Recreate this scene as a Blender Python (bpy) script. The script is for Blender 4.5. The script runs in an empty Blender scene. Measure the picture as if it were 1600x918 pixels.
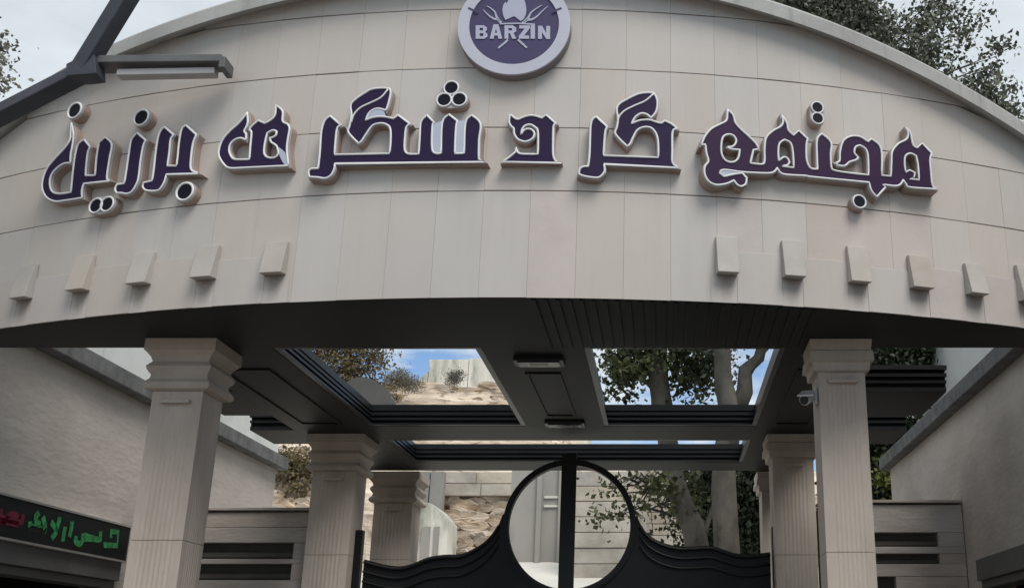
import bpy, math, random
import numpy as np
from mathutils import Vector, Matrix, noise
from mathutils.geometry import tessellate_polygon
random.seed(7); rng = np.random.default_rng(7)
C = bpy.context.scene.collection
rad = math.radians

# ---------------------------------------------------------------- camera
EYE = 1.6; F = 1715.0; PX, PY = 1040.0, 459.0; PITCH = rad(18.7)
cam_d = bpy.data.cameras.new('camera'); cam = bpy.data.objects.new('camera', cam_d); C.objects.link(cam)
cam.location = (0, 0, EYE); cam.rotation_euler = (rad(90) + PITCH, 0, 0)
cam_d.sensor_width = 36; cam_d.lens = F / 1600 * 36; cam_d.shift_x = (800 - PX) / 1600
cam_d.clip_start = 0.05; cam_d.clip_end = 3000
bpy.context.scene.camera = cam

# ---------------------------------------------------------------- light
CLX = 5.0; BIAS = -0.05
SUN_EL, SUN_AZ = 54, 146          # azimuth: degrees clockwise from +Y (north)
w = bpy.data.worlds.new('World'); bpy.context.scene.world = w; w.use_nodes = True
nt = w.node_tree; N = nt.nodes; Lk = nt.links; N.clear()
out = N.new('ShaderNodeOutputWorld'); bg = N.new('ShaderNodeBackground'); bg.inputs[1].default_value = 0.14
sky = N.new('ShaderNodeTexSky'); sky.sky_type = 'NISHITA'; sky.sun_disc = False
sky.sun_elevation = rad(SUN_EL); sky.sun_rotation = rad(SUN_AZ); sky.air_density = 1.0; sky.dust_density = 0.0; sky.ozone_density = 4.5
tc = N.new('ShaderNodeTexCoord'); mp = N.new('ShaderNodeMapping'); mp.inputs['Scale'].default_value = (1.6, 1.6, 4.0); mp.inputs['Location'].default_value = (CLX, 0.0, 0.0)
nz = N.new('ShaderNodeTexNoise'); nz.inputs['Scale'].default_value = 3.4; nz.inputs['Detail'].default_value = 7; nz.inputs['Roughness'].default_value = 0.62
sep = N.new('ShaderNodeSeparateXYZ')
mr = N.new('ShaderNodeMapRange'); mr.inputs[1].default_value = 0.26; mr.inputs[2].default_value = 0.40; mr.inputs[3].default_value = BIAS; mr.inputs[4].default_value = 0.75
ad = N.new('ShaderNodeMath'); ad.operation = 'ADD'
rp = N.new('ShaderNodeValToRGB'); rp.color_ramp.elements[0].position = 0.44; rp.color_ramp.elements[1].position = 0.58
mx = N.new('ShaderNodeMix'); mx.data_type = 'RGBA'
cl = N.new('ShaderNodeValToRGB'); cl.color_ramp.elements[0].position = .3; cl.color_ramp.elements[1].position = .75
cl.color_ramp.elements[0].color = (.60, .66, .71, 1); cl.color_ramp.elements[1].color = (.80, .86, .92, 1)
vm = N.new('ShaderNodeVectorMath'); vm.operation = 'SCALE'; vm.inputs[3].default_value = 7.3
Lk.new(tc.outputs['Generated'], mp.inputs[0]); Lk.new(mp.outputs[0], nz.inputs[0]); Lk.new(tc.outputs['Generated'], sep.inputs[0])
Lk.new(sep.outputs[2], mr.inputs[0]); Lk.new(mr.outputs[0], ad.inputs[0]); Lk.new(nz.outputs[0], ad.inputs[1]); Lk.new(ad.outputs[0], rp.inputs[0])
Lk.new(nz.outputs[0], cl.inputs[0]); Lk.new(cl.outputs[0], vm.inputs[0])
Lk.new(rp.outputs[0], mx.inputs[0]); Lk.new(sky.outputs[0], mx.inputs[6]); Lk.new(vm.outputs[0], mx.inputs[7])
Lk.new(mx.outputs[2], bg.inputs[0]); Lk.new(bg.outputs[0], out.inputs[0])
sd = bpy.data.lights.new('sun', 'SUN'); sd.energy = 2.4; sd.angle = rad(30); sd.color = (1, .95, .88)
sun = bpy.data.objects.new('sun', sd); C.objects.link(sun)
_a, _e = rad(SUN_AZ), rad(SUN_EL)
sdir = Vector((math.sin(_a) * math.cos(_e), math.cos(_a) * math.cos(_e), math.sin(_e)))
sun.rotation_euler = sdir.to_track_quat('Z', 'Y').to_euler()
vs = bpy.context.scene.view_settings; vs.view_transform = 'Standard'; vs.look = 'None'; vs.exposure = 0; vs.gamma = 1; vs.use_curve_mapping = False

# ---------------------------------------------------------------- survey helpers: sight lines of the photograph -> points of the place (z above ground)
CT, ST = math.cos(PITCH), math.sin(PITCH)
def ray(u, v):
    a = (u - PX) / F; b = (PY - v) / F
    return (a, CT - b * ST, ST + b * CT)
def atY(u, v, Y):
    d = ray(u, v); t = Y / d[1]; return Vector((d[0] * t, Y, EYE + d[2] * t))
def atX(u, v, X):
    d = ray(u, v); t = X / d[0]; return Vector((X, d[1] * t, EYE + d[2] * t))
AX, AR = -1.33, 12.2; AY = 8.37 + AR                # the fascia's plan: an arc of a circle
def onArc(u, v, off=0):
    d = ray(u, v); r = AR + off
    A = d[0] ** 2 + d[1] ** 2; B = -2 * (d[0] * AX + d[1] * AY); c = AX * AX + AY * AY - r * r
    t = (-B - math.sqrt(B * B - 4 * A * c)) / (2 * A); return Vector((d[0] * t, d[1] * t, EYE + d[2] * t))
def arc(s, z, off=0):                               # s = metres along the arc, off = metres out of the face
    a = s / AR; return Vector((AX + (AR + off) * math.sin(a), AY - (AR + off) * math.cos(a), z))
def s_of(p): return AR * math.asin((p.x - AX) / math.hypot(p.x - AX, p.y - AY))
H = 2.8 + EYE                                       # soffit height
TOPZ = 3.07 + EYE

# ---------------------------------------------------------------- mesh helpers
class MB:
    def __init__(s): s.v = []; s.f = []
    def add(s, vs, fs):
        o = len(s.v); s.v += [tuple(p) for p in vs]; s.f += [tuple(i + o for i in f) for f in fs]; return s
    def box(s, x0, x1, y0, y1, z0, z1):
        return s.add([(x0,y0,z0),(x1,y0,z0),(x1,y1,z0),(x0,y1,z0),(x0,y0,z1),(x1,y0,z1),(x1,y1,z1),(x0,y1,z1)],
                     [(0,3,2,1),(4,5,6,7),(0,1,5,4),(1,2,6,5),(2,3,7,6),(3,0,4,7)])
    def hexa(s, p):   # 8 points: bottom 4 then top 4
        return s.add(p, [(0,3,2,1),(4,5,6,7),(0,1,5,4),(1,2,6,5),(2,3,7,6),(3,0,4,7)])
    def tube(s, pts, rs, n=8, closed=False, cap=True):
        pts = [Vector(p) for p in pts]; m = len(pts)
        if not hasattr(rs, '__len__'): rs = [rs] * m
        V = []; up = None
        for i, p in enumerate(pts):
            if closed: t = pts[(i + 1) % m] - pts[i - 1]
            else: t = pts[min(i + 1, m - 1)] - pts[max(i - 1, 0)]
            if t.length < 1e-9: t = Vector((0, 0, 1))
            t.normalize()
            if up is None:
                up = t.orthogonal().normalized()
            up = (up - t * up.dot(t))
            if up.length < 1e-6: up = t.orthogonal()
            up.normalize(); b = t.cross(up)
            for k in range(n):
                a = 2 * math.pi * k / n; V.append(p + (up * math.cos(a) + b * math.sin(a)) * rs[i])
        Fc = []
        if closed:                                   # match the first ring so the seam does not twist
            t0 = (pts[1] - pts[-1]).normalized(); u2 = (up - t0 * up.dot(t0)).normalized()
            r0 = (V[0] - pts[0]).normalized(); b0 = t0.cross(r0)
            tw = round(math.atan2(u2.dot(b0), u2.dot(r0)) / (2 * math.pi) * n)
        for i in range(m if closed else m - 1):
            j = (i + 1) % m
            for k in range(n):
                k2 = (k + 1) % n; q = (tw if closed and j == 0 else 0)
                Fc.append((i * n + k, i * n + k2, j * n + (k2 + q) % n, j * n + (k + q) % n))
        if cap and not closed: Fc += [tuple(range(n))[::-1], tuple((m - 1) * n + k for k in range(n))]
        return s.add(V, Fc)
    def beam(s, p, q, w_, h_, up=(0, 0, 1)):
        p, q = Vector(p), Vector(q); t = (q - p).normalized(); up = Vector(up); sd_ = t.cross(up).normalized(); u2 = sd_.cross(t)
        P = []
        for a in (p, q):
            for i, j in ((-1,-1),(1,-1),(1,1),(-1,1)): P.append(a + sd_ * (i * w_ / 2) + u2 * (j * h_ / 2))
        return s.add(P, [(0,1,2,3),(7,6,5,4),(0,4,5,1),(1,5,6,2),(2,6,7,3),(3,7,4,0)])
    def plate(s, loops, y0, y1, back=True):          # loops of (x, z), the first is the outline, the rest are holes; solid between depths y0 (front) and y1
        vs = [Vector((p[0], p[1], 0)) for lp in loops for p in lp]
        tris = tessellate_polygon([[Vector((p[0], p[1], 0)) for p in lp] for lp in loops])
        n = len(vs); P = [(p.x, y0, p.y) for p in vs] + [(p.x, y1, p.y) for p in vs]; Fc = []
        for a, b, c in tris:
            if (vs[b] - vs[a]).cross(vs[c] - vs[a]).z < 0: b, c = c, b
            Fc.append((a, b, c)) ; 
            if back: Fc.append((a + n, c + n, b + n))
        o = 0
        for li, lp in enumerate(loops):
            m = len(lp); ar = sum(lp[i][0] * lp[(i + 1) % m][1] - lp[(i + 1) % m][0] * lp[i][1] for i in range(m))
            flip = (ar > 0) == (li == 0)
            for i in range(m):
                a, b = o + i, o + (i + 1) % m
                Fc.append((a, a + n, b + n, b) if flip else (a, b, b + n, a + n))
            o += m
        return s.add(P, Fc)
    def build(s, name, mat, parent=None, smooth=False, bevel=0):
        me = bpy.data.meshes.new(name); me.from_pydata(s.v, [], s.f); me.update()
        if smooth: me.polygons.foreach_set('use_smooth', [True] * len(me.polygons))
        o = bpy.data.objects.new(name, me); C.objects.link(o)
        if mat: me.materials.append(mat)
        if parent: o.parent = parent
        if bevel:
            b = o.modifiers.new('bevel', 'BEVEL'); b.width = bevel; b.segments = 2; b.limit_method = 'ANGLE'; b.angle_limit = rad(40)
        return o
def fixn(o):
    import bmesh
    bm = bmesh.new(); bm.from_mesh(o.data); bmesh.ops.recalc_face_normals(bm, faces=bm.faces); bm.to_mesh(o.data); bm.free(); return o
def tag(o, label=None, cat=None, group=None, kind=None):
    for k, v in (('label', label), ('category', cat), ('group', group), ('kind', kind)):
        if v: o[k] = v
    return o
def thing(name, label, cat, loc=(0, 0, 0), rz=0, group=None):
    o = bpy.data.objects.new(name, None); C.objects.link(o); o.location = loc; o.rotation_euler = (0, 0, rz); o.empty_display_size = .2
    o['kind'] = 'thing'; return tag(o, label, cat, group)
def inst(src, name, parent, loc=(0, 0, 0)):
    c = src.copy(); c.name = name; C.objects.link(c); c.parent = parent; c.location = loc; return c
# children are built in world coordinates under empties standing at (0,0,0)+loc: this shifts them
def seat(root, loc):
    root.location = loc
    for c in root.children: c.location = Vector(c.location) - Vector(loc)

# ---------------------------------------------------------------- materials
def mat(name, col, rough=.8, spec=.3, metal=0, var=.12, scale=3, bump=0, bscale=40, objvar=0, stretch=(1, 1, 1), dark=None, dmin=.45, dmax=.7, emis=0, hue=None, coord='Object', streak=0):
    m = bpy.data.materials.new(name); m.use_nodes = True; t = m.node_tree; n = t.nodes; l = t.links
    b = n['Principled BSDF']; b.inputs['Roughness'].default_value = rough; b.inputs['Metallic'].default_value = metal
    b.inputs['Specular IOR Level'].default_value = spec
    tcn = n.new('ShaderNodeTexCoord'); mpn = n.new('ShaderNodeMapping'); mpn.inputs['Scale'].default_value = stretch
    geo = n.new('ShaderNodeNewGeometry')
    l.new(geo.outputs['Position'] if coord == 'World' else tcn.outputs['Object'], mpn.inputs[0])
    nz_ = n.new('ShaderNodeTexNoise'); nz_.inputs['Scale'].default_value = scale; nz_.inputs['Detail'].default_value = 8; nz_.inputs['Roughness'].default_value = .6
    l.new(mpn.outputs[0], nz_.inputs[0])
    c1 = tuple(c * (1 - var) for c in col) + (1,); c2 = tuple(min(1, c * (1 + var)) for c in (hue or col)) + (1,)
    r = n.new('ShaderNodeValToRGB'); r.color_ramp.elements[0].position = .35; r.color_ramp.elements[1].position = .65
    r.color_ramp.elements[0].color = c1; r.color_ramp.elements[1].color = c2
    l.new(nz_.outputs[0], r.inputs[0]); last = r.outputs[0]
    if dark:
        z2 = n.new('ShaderNodeTexNoise'); z2.inputs['Scale'].default_value = scale * .45; z2.inputs['Detail'].default_value = 10; z2.inputs['Roughness'].default_value = .7
        l.new(mpn.outputs[0], z2.inputs[0])
        r2 = n.new('ShaderNodeMapRange'); r2.inputs[1].default_value = dmin; r2.inputs[2].default_value = dmax; l.new(z2.outputs[0], r2.inputs[0])
        mm = n.new('ShaderNodeMix'); mm.data_type = 'RGBA'; l.new(r2.outputs[0], mm.inputs[0]); l.new(last, mm.inputs[6]); mm.inputs[7].default_value = tuple(dark) + (1,); last = mm.outputs[2]
    if streak:           # faint rain streaks running down the surface
        ms = n.new('ShaderNodeMapping'); ms.inputs['Scale'].default_value = (9, 9, .45); gp = n.new('ShaderNodeNewGeometry'); l.new(gp.outputs['Position'], ms.inputs[0])
        zs_ = n.new('ShaderNodeTexNoise'); zs_.inputs['Scale'].default_value = 1.0; zs_.inputs['Detail'].default_value = 6; zs_.inputs['Roughness'].default_value = .65; l.new(ms.outputs[0], zs_.inputs[0])
        rs_ = n.new('ShaderNodeMapRange'); rs_.inputs[1].default_value = .52; rs_.inputs[2].default_value = .78; rs_.inputs[3].default_value = 1; rs_.inputs[4].default_value = 1 - streak; l.new(zs_.outputs[0], rs_.inputs[0])
        hs0 = n.new('ShaderNodeHueSaturation'); l.new(rs_.outputs[0], hs0.inputs['Value']); l.new(last, hs0.inputs['Color']); last = hs0.outputs[0]
    if objvar:
        oi = n.new('ShaderNodeObjectInfo'); r3 = n.new('ShaderNodeMapRange'); r3.inputs[3].default_value = 1 - objvar; r3.inputs[4].default_value = 1 + objvar
        l.new(oi.outputs['Random'], r3.inputs[0]); hs = n.new('ShaderNodeHueSaturation'); l.new(r3.outputs[0], hs.inputs['Value']); l.new(last, hs.inputs['Color'])
        r4 = n.new('ShaderNodeMapRange'); r4.inputs[3].default_value = .75; r4.inputs[4].default_value = 1.3
        mu = n.new('ShaderNodeMath'); mu.operation = 'FRACT'; mu2 = n.new('ShaderNodeMath'); mu2.operation = 'MULTIPLY'; mu2.inputs[1].default_value = 7.3
        l.new(oi.outputs['Random'], mu2.inputs[0]); l.new(mu2.outputs[0], mu.inputs[0]); l.new(mu.outputs[0], r4.inputs[0]); l.new(r4.outputs[0], hs.inputs['Saturation'])
        last = hs.outputs[0]
    l.new(last, b.inputs['Base Color'])
    if bump:
        z3 = n.new('ShaderNodeTexNoise'); z3.inputs['Scale'].default_value = bscale; z3.inputs['Detail'].default_value = 6; l.new(mpn.outputs[0], z3.inputs[0])
        bp = n.new('ShaderNodeBump'); bp.inputs['Strength'].default_value = bump; bp.inputs['Distance'].default_value = .02; l.new(z3.outputs[0], bp.inputs['Height']); l.new(bp.outputs[0], b.inputs['Normal'])
    if emis:
        l.new(last, b.inputs['Emission Color']); b.inputs['Emission Strength'].default_value = emis
    return m
M = {}
M['panel'] = mat('fascia_stone', (.54, .500, .466), .62, .3, var=.035, scale=.9, bump=.05, bscale=30, objvar=.022, stretch=(1, 1, .35), dark=(.45, .41, .385), dmin=.50, dmax=.85, coord='World', streak=.045)
M['panel_pink'] = mat('fascia_stone_pinkish', (.55, .488, .457), .62, .3, var=.05, scale=1.4, bump=.05, bscale=30, objvar=.02, dark=(.45, .39, .365), dmin=.52, dmax=.85, coord='World')
M['corbel'] = mat('corbel_stone', (.45, .415, .38), .7, .25, var=.05, scale=4, objvar=.05, dark=(.36, .32, .28), dmin=.5, dmax=.8, coord='World')
M['joint'] = mat('joint_dark', (.22, .205, .19), .9)
M['coping'] = mat('coping_render', (.42, .415, .40), .85, var=.08, scale=2, bump=.1, dark=(.29, .28, .27), dmin=.5, dmax=.8, coord='World', streak=.3)
M['pillar'] = mat('pillar_stone', (.565, .495, .43), .75, var=.05, scale=2.5, stretch=(2.2, 2.2, .8), bump=.12, bscale=18, dark=(.455, .385, .33), dmin=.46, dmax=.75, coord='World')
M['soffit'] = mat('soffit_black', (.0085, .0098, .0105), .55, .3, var=.2, scale=2, bump=.03, bscale=5, coord='World')
M['mould'] = mat('moulding_black', (.012, .0135, .017), .36, .45, var=.2, scale=3, coord='World')
M['gate'] = mat('gate_black', (.008, .008, .009), .5, .3, var=.15, scale=3)
M['plaster'] = mat('plaster_old', (.60, .545, .495), .9, var=.07, scale=2.2, stretch=(.8, .5, 1.5), bump=.45, bscale=11, dark=(.44, .395, .36), dmin=.47, dmax=.8, coord='World', streak=.06)
M['plaster_pale'] = mat('plaster_pale', (.66, .66, .63), .9, var=.06, scale=.7, bump=.2, dark=(.38, .38, .36), dmin=.5, dmax=.8, coord='World')
M['slate'] = mat('wall_coping_grey', (.17, .17, .17), .85, var=.25, scale=5, bump=.3, coord='World')
M['board'] = mat('band_stone', (.44, .39, .35), .85, var=.09, scale=2.4, stretch=(.9, 1, 3.2), bump=.3, bscale=10, dark=(.31, .27, .24), dmin=.48, dmax=.75, objvar=.05, coord='World')
M['recess'] = mat('recess_dark', (.085, .08, .072), .9, coord='World')
M['greymetal'] = mat('grey_metal', (.14, .14, .135), .5, .4, var=.1)
M['silver'] = mat('silver_trim', (.6, .58, .55), .35, .5, metal=.6, var=.05)
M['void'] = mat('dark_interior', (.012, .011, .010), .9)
M['face'] = mat('sign_purple', (.024, .0125, .049), .42, .18, var=.12, scale=3)
M['face_r'] = mat('sign_purple_red', (.032, .010, .046), .42, .18, var=.12, scale=3)
M['rim'] = mat('rim_white', (.80, .79, .80), .45, .4, var=.04)
M['lip'] = mat('lip_grey', (.42, .40, .40), .55, .4, var=.08)
M['ret'] = mat('return_tan', (.35, .262, .225), .55, .4, var=.10, scale=6)
M['infill'] = mat('infill_lilac', (.46, .50, .60), .5, .4, var=.05)
M['dotface'] = mat('dot_face', (.010, .009, .018), .5, .12)
M['ring'] = mat('logo_ring', (.50, .50, .58), .45, .4, var=.04)
M['logo'] = mat('logo_purple', (.054, .042, .112), .4, .4, var=.06)
M['logoart'] = mat('logo_art', (.42, .43, .54), .5, .4, var=.05)
M['logoedge'] = mat('logo_edge', (.22, .20, .20), .6)
M['screen'] = mat('led_screen', (.010, .012, .012), .5, .3)
M['led_g'] = mat('led_green', (.03, .18, .06), .5, emis=.2, var=.5, scale=14)
M['led_r'] = mat('led_red', (.13, .015, .035), .5, emis=.10, var=.4, scale=14)
M['steel'] = mat('painted_steel', (.045, .050, .062), .5, .4, var=.15)
M['steel_g'] = mat('painted_steel_grey', (.12, .12, .12), .55, .4, var=.15)
M['camwhite'] = mat('camera_white', (.55, .55, .56), .4, .4)
M['glassblack'] = mat('lens_black', (.01, .01, .01), .15, .6)
M['lamp'] = mat('lamp_glass_off', (.035, .036, .04), .25, .5)
M['ground'] = mat('ground_paving', (.17, .16, .15), .9, var=.12, scale=.6, bump=.2, bscale=6, coord='World')
M['concrete'] = mat('concrete_wall', (.33, .315, .29), .9, var=.12, scale=.5, bump=.2, bscale=3, stretch=(1, 1, .5), dark=(.19, .195, .185), dmin=.46, dmax=.66, coord='World')
M['concrete_l'] = mat('concrete_light', (.68, .655, .59), .9, var=.10, scale=.6, bump=.2, bscale=3, stretch=(1.4, 1, .4), dark=(.20, .215, .17), dmin=.50, dmax=.62, coord='World')
M['rock'] = mat('rock_sandstone', (.58, .475, .37), .95, var=.22, scale=.9, stretch=(.5, .7, 3.2), bump=1.0, bscale=3, hue=(.62, .53, .43), dark=(.22, .16, .115), dmin=.54, dmax=.66, coord='World')
def cracks(m):
    t = m.node_tree; n = t.nodes; l = t.links; b = n['Principled BSDF']; src = b.inputs['Base Color'].links[0].from_socket
    g_ = n.new('ShaderNodeNewGeometry'); mp_ = n.new('ShaderNodeMapping'); mp_.inputs['Scale'].default_value = (.55, .8, 3.4); l.new(g_.outputs['Position'], mp_.inputs[0])
    nz_ = n.new('ShaderNodeTexNoise'); nz_.inputs['Scale'].default_value = 1.3; nz_.inputs['Detail'].default_value = 4; l.new(mp_.outputs[0], nz_.inputs[0])
    vv = n.new('ShaderNodeMix'); vv.data_type = 'RGBA'; vv.inputs[0].default_value = .35; l.new(mp_.outputs[0], vv.inputs[6]); l.new(nz_.outputs['Color'], vv.inputs[7])
    vo = n.new('ShaderNodeTexVoronoi'); vo.feature = 'DISTANCE_TO_EDGE'; vo.inputs['Scale'].default_value = 1.7; l.new(vv.outputs[2], vo.inputs['Vector'])
    mr_ = n.new('ShaderNodeMapRange'); mr_.inputs[1].default_value = .0; mr_.inputs[2].default_value = .07; mr_.inputs[3].default_value = .8; mr_.inputs[4].default_value = 0; l.new(vo.outputs[0], mr_.inputs[0])
    z2 = n.new('ShaderNodeTexNoise'); z2.inputs['Scale'].default_value = .9; l.new(mp_.outputs[0], z2.inputs[0]); r2 = n.new('ShaderNodeMapRange'); r2.inputs[1].default_value = .42; r2.inputs[2].default_value = .6; l.new(z2.outputs[0], r2.inputs[0])
    mu = n.new('ShaderNodeMath'); mu.operation = 'MULTIPLY'; l.new(mr_.outputs[0], mu.inputs[0]); l.new(r2.outputs[0], mu.inputs[1])
    mm = n.new('ShaderNodeMix'); mm.data_type = 'RGBA'; mm.inputs[7].default_value = (.12, .09, .065, 1); l.new(mu.outputs[0], mm.inputs[0]); l.new(src, mm.inputs[6]); l.new(mm.outputs[2], b.inputs['Base Color'])
cracks(M['rock'])
M['rock_slab'] = mat('rock_slab_sandstone', (.56, .455, .355), .95, var=.2, scale=1.6, stretch=(.9, .9, 1.6), bump=.8, bscale=6, objvar=.13, hue=(.62, .53, .43), dark=(.26, .19, .14), dmin=.55, dmax=.68, coord='World')
M['masonry'] = mat('masonry_block', (.44, .40, .345), .95, var=.2, scale=1.2, bump=.7, bscale=8, objvar=.06, dark=(.24, .21, .17), dmin=.48, dmax=.8, coord='World')
M['mortar'] = mat('mortar', (.40, .365, .315), .95)
M['ramp'] = mat('ramp_concrete', (.66, .64, .58), .9, var=.08, scale=.5, coord='World')
M['bark'] = mat('bark_grey', (.125, .115, .098), .95, var=.3, scale=2.5, stretch=(1, 1, .5), bump=.6, bscale=14, dark=(.065, .058, .048), dmin=.5, dmax=.62, coord='World')
def leafmat(name, c1, c2):
    m = mat(name, c1, .6, .25, var=.35, scale=1.6, hue=c2, coord='World'); b = m.node_tree.nodes['Principled BSDF']
    b.inputs['Transmission Weight'].default_value = 0
    return m
M['leaf'] = leafmat('leaf_green', (.050, .062, .028), (.085, .095, .040))
M['leaf_d'] = leafmat('leaf_dark', (.030, .042, .024), (.048, .060, .034))
M['leaf_m'] = leafmat('leaf_mid', (.10, .108, .080), (.17, .178, .135))
M['leaf_b'] = leafmat('leaf_brown', (.12, .085, .045), (.16, .13, .065))
M['leaf_y'] = leafmat('leaf_yellowgreen', (.15, .17, .04), (.22, .24, .07))
M['leaf_grey'] = leafmat('leaf_grey', (.16, .155, .125), (.22, .21, .17))

# ================================================================ SETTING
g = MB(); g.add([(-400, -400, 0), (400, -400, 0), (400, 600, 0), (-400, 600, 0)], [(0, 1, 2, 3)])
tag(g.build('ground', M['ground']), kind='structure')
# ramp rising behind the gate
g = MB(); g.hexa([(-13, 19, -.4), (4.5, 19, -.4), (4.5, 34.5, -.4), (-13, 34.5, -.4), (-13, 19, .006), (4.5, 19, .006), (4.5, 34.5, 4.72), (-13, 34.5, 4.72)])
tag(g.build('ramp', M['ramp']), kind='structure')
# rocky hillside behind: one height field
def hill_z(x, y):
    k = 1 / (1 + math.exp(-(x + 8.6) * 3.5))                     # 0 on the left bank, 1 behind the gate
    y0 = 29.0 * (1 - k) + 36.2 * k
    t = y - y0
    if t < 0: return -.5
    crest = 12.75 - 1.3 / (1 + math.exp((x + 11.2) * 2.5)) - 3.6 / (1 + math.exp(-(x + 4.2) * 1.6))
    base = 7.6 + EYE * .3
    if t < 1.2: z = base * (t / 1.2) * (.55 * (1 - k) + .92 * k)
    else:
        z0 = base * (.55 * (1 - k) + .92 * k); z = z0 + (crest - z0) * min(1, (t - 1.2) / (15.0 - 7.2 * k))
    n1 = noise.noise(Vector((x * .35, y * .35, 3.1))) * .35
    n2 = noise.fractal(Vector((x * .55, y * .9, z * 2.2)), .9, 2.1, 5) * .38
    st = .27; zz = z + n1; q = math.floor(zz / st); fr = zz / st - q
    zz = (q + min(1, max(0, (fr - .35) / .2))) * st                # bedding ledges
    return zz + n2 * .42
nx, ny = 260, 250
xs = np.concatenate([np.linspace(-40, -15, 20)[:-1], np.linspace(-15, -2, 200), np.linspace(-2, 25, 42)[1:]]); nx = len(xs)
ys = np.concatenate([np.linspace(28, 39, 60)[:-1], np.linspace(39, 46.5, 150), np.linspace(46.5, 60, 12)[1:]]); ny = len(ys)
hb = MB(); hb.v = [(float(x) + .18 * noise.noise(Vector((x, y, 0))), float(y) + .22 * noise.noise(Vector((x * .8, y * 1.7, 5))), hill_z(x, y)) for y in ys for x in xs]
hb.f = [(j * nx + i, j * nx + i + 1, (j + 1) * nx + i + 1, (j + 1) * nx + i) for j in range(ny - 1) for i in range(nx - 1)]
tag(hb.build('rocky_hillside', M['rock']), kind='structure')

def rock_slabs(hill, u0, u1, v0, v1, Y0, Y1, n, wr, hr):
    for i in range(n):
        u = random.uniform(u0, u1); v = v1 + (v0 - v1) * (i + random.random()) / n; q = (v1 - v) / (v1 - v0); Y = Y0 + (Y1 - Y0) * q + random.uniform(-.12, .12)
        c = atY(u, v, Y); w_ = random.uniform(*wr); h_ = random.uniform(*hr); k = random.choice((5, 6, 7)); up_ = []; dn = []
        for j in range(k):
            x = -w_ / 2 + w_ * j / (k - 1); e = 1 - abs(2 * j / (k - 1) - 1) ** 3
            up_.append((x + random.uniform(-.03, .03), h_ * (.5 * e + random.uniform(-.08, .10)) + .02)); dn.append((x + random.uniform(-.03, .03), -h_ * (.5 * e + random.uniform(-.08, .06)) - .02))
        lp = up_[::-1] + dn; m = MB().plate([lp], 0, .9); ti = random.uniform(.05, .5)
        m.v = [(x, y - ti * z + random.uniform(-.015, .015), z + x * .0) for x, y, z in m.v]
        o = m.build('rock_slab', M['rock_slab'], hill, bevel=.012); o.location = c; o.rotation_euler = (0, random.uniform(-.09, .09), random.uniform(-.35, .35))
rock_slabs(bpy.data.objects['rocky_hillside'], 590, 830, 600, 640, 43.6, 45.1, 95, (.7, 2.3), (.10, .28))
rock_slabs(bpy.data.objects['rocky_hillside'], 690, 805, 772, 870, 35.6, 36.6, 120, (.25, .95), (.12, .34))
rock_slabs(bpy.data.objects['rocky_hillside'], 425, 490, 705, 800, 29.2, 30.2, 45, (.25, .8), (.12, .35))

# ================================================================ FASCIA
fas = thing('curved_fascia', 'curved pale stone gable band over the entrance carrying the purple lettering', 'facade')
S0, S1 = -5.62, 5.62
def topz(s):
    p = arc(s, 0); dx = p.x - AX
    z = 5.83 - (.0521 if dx > 0 else .0345) * dx * dx
    if dx < -4.0: z -= (-dx - 4.0) ** 2 * .16
    return z + EYE
# backing
bk = MB(); n = 90; V = []; Fc = []
for i in range(n + 1):
    s = S0 + (S1 - S0) * i / n
    for off, z in ((-.028, H + .002), (-.028, topz(s) - .02), (-.30, topz(s) - .02), (-.30, H + .002)): V.append(arc(s, z, off))
for i in range(n):
    for k in range(4): a = i * 4 + k; b = i * 4 + (k + 1) % 4; Fc.append((a, a + 4, b + 4, b))
Fc += [(0, 1, 2, 3), (n * 4 + 3, n * 4 + 2, n * 4 + 1, n * 4)]
fixn(bk.add(V, Fc).build('backing_wall', M['joint'], fas))
# panels
def panel(s0, s1, za, zb, off, thick=.03, gap=.0008, m='panel', vgap=None, hg=.0045):
    vg = gap if vgap is None else vgap
    a, b = s0 + vg, s1 - vg; z0 = za + hg
    t0 = min(zb - hg, topz(a) - .03); t1 = min(zb - hg, topz(b) - .03)
    if t0 < z0 + .05 and t1 < z0 + .05: return None
    t0 = max(t0, z0 + .02); t1 = max(t1, z0 + .02)
    P = [arc(a, z0, off), arc(b, z0, off), arc(b, z0, off - thick), arc(a, z0, off - thick), arc(a, t0, off), arc(b, t1, off), arc(b, t1, off - thick), arc(a, t0, off - thick)]
    return MB().hexa(P).build('panel', M[m], fas)
rows = [2.80, 3.74, 4.325, 4.90, 5.49, 6.0]
PITCHS = .389; k0 = int((S0 + .18) / PITCHS) - 1
for r in range(5):
    k = k0
    while True:
        a = -.18 + PITCHS * k; b = a + PITCHS; k += 1
        if b < S0: continue
        if a > S1: break
        jit = random.uniform(-.0015, .0015)
        panel(max(a, S0), min(b, S1), rows[r] + EYE, rows[r + 1] + EYE, jit, hg=(.0055 if random.random() < .7 else .0035),
              m='panel_pink' if (a > 1.4 and r == 0 and random.random() < .5) or (r < 2 and random.random() < .06) else 'panel')
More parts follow.
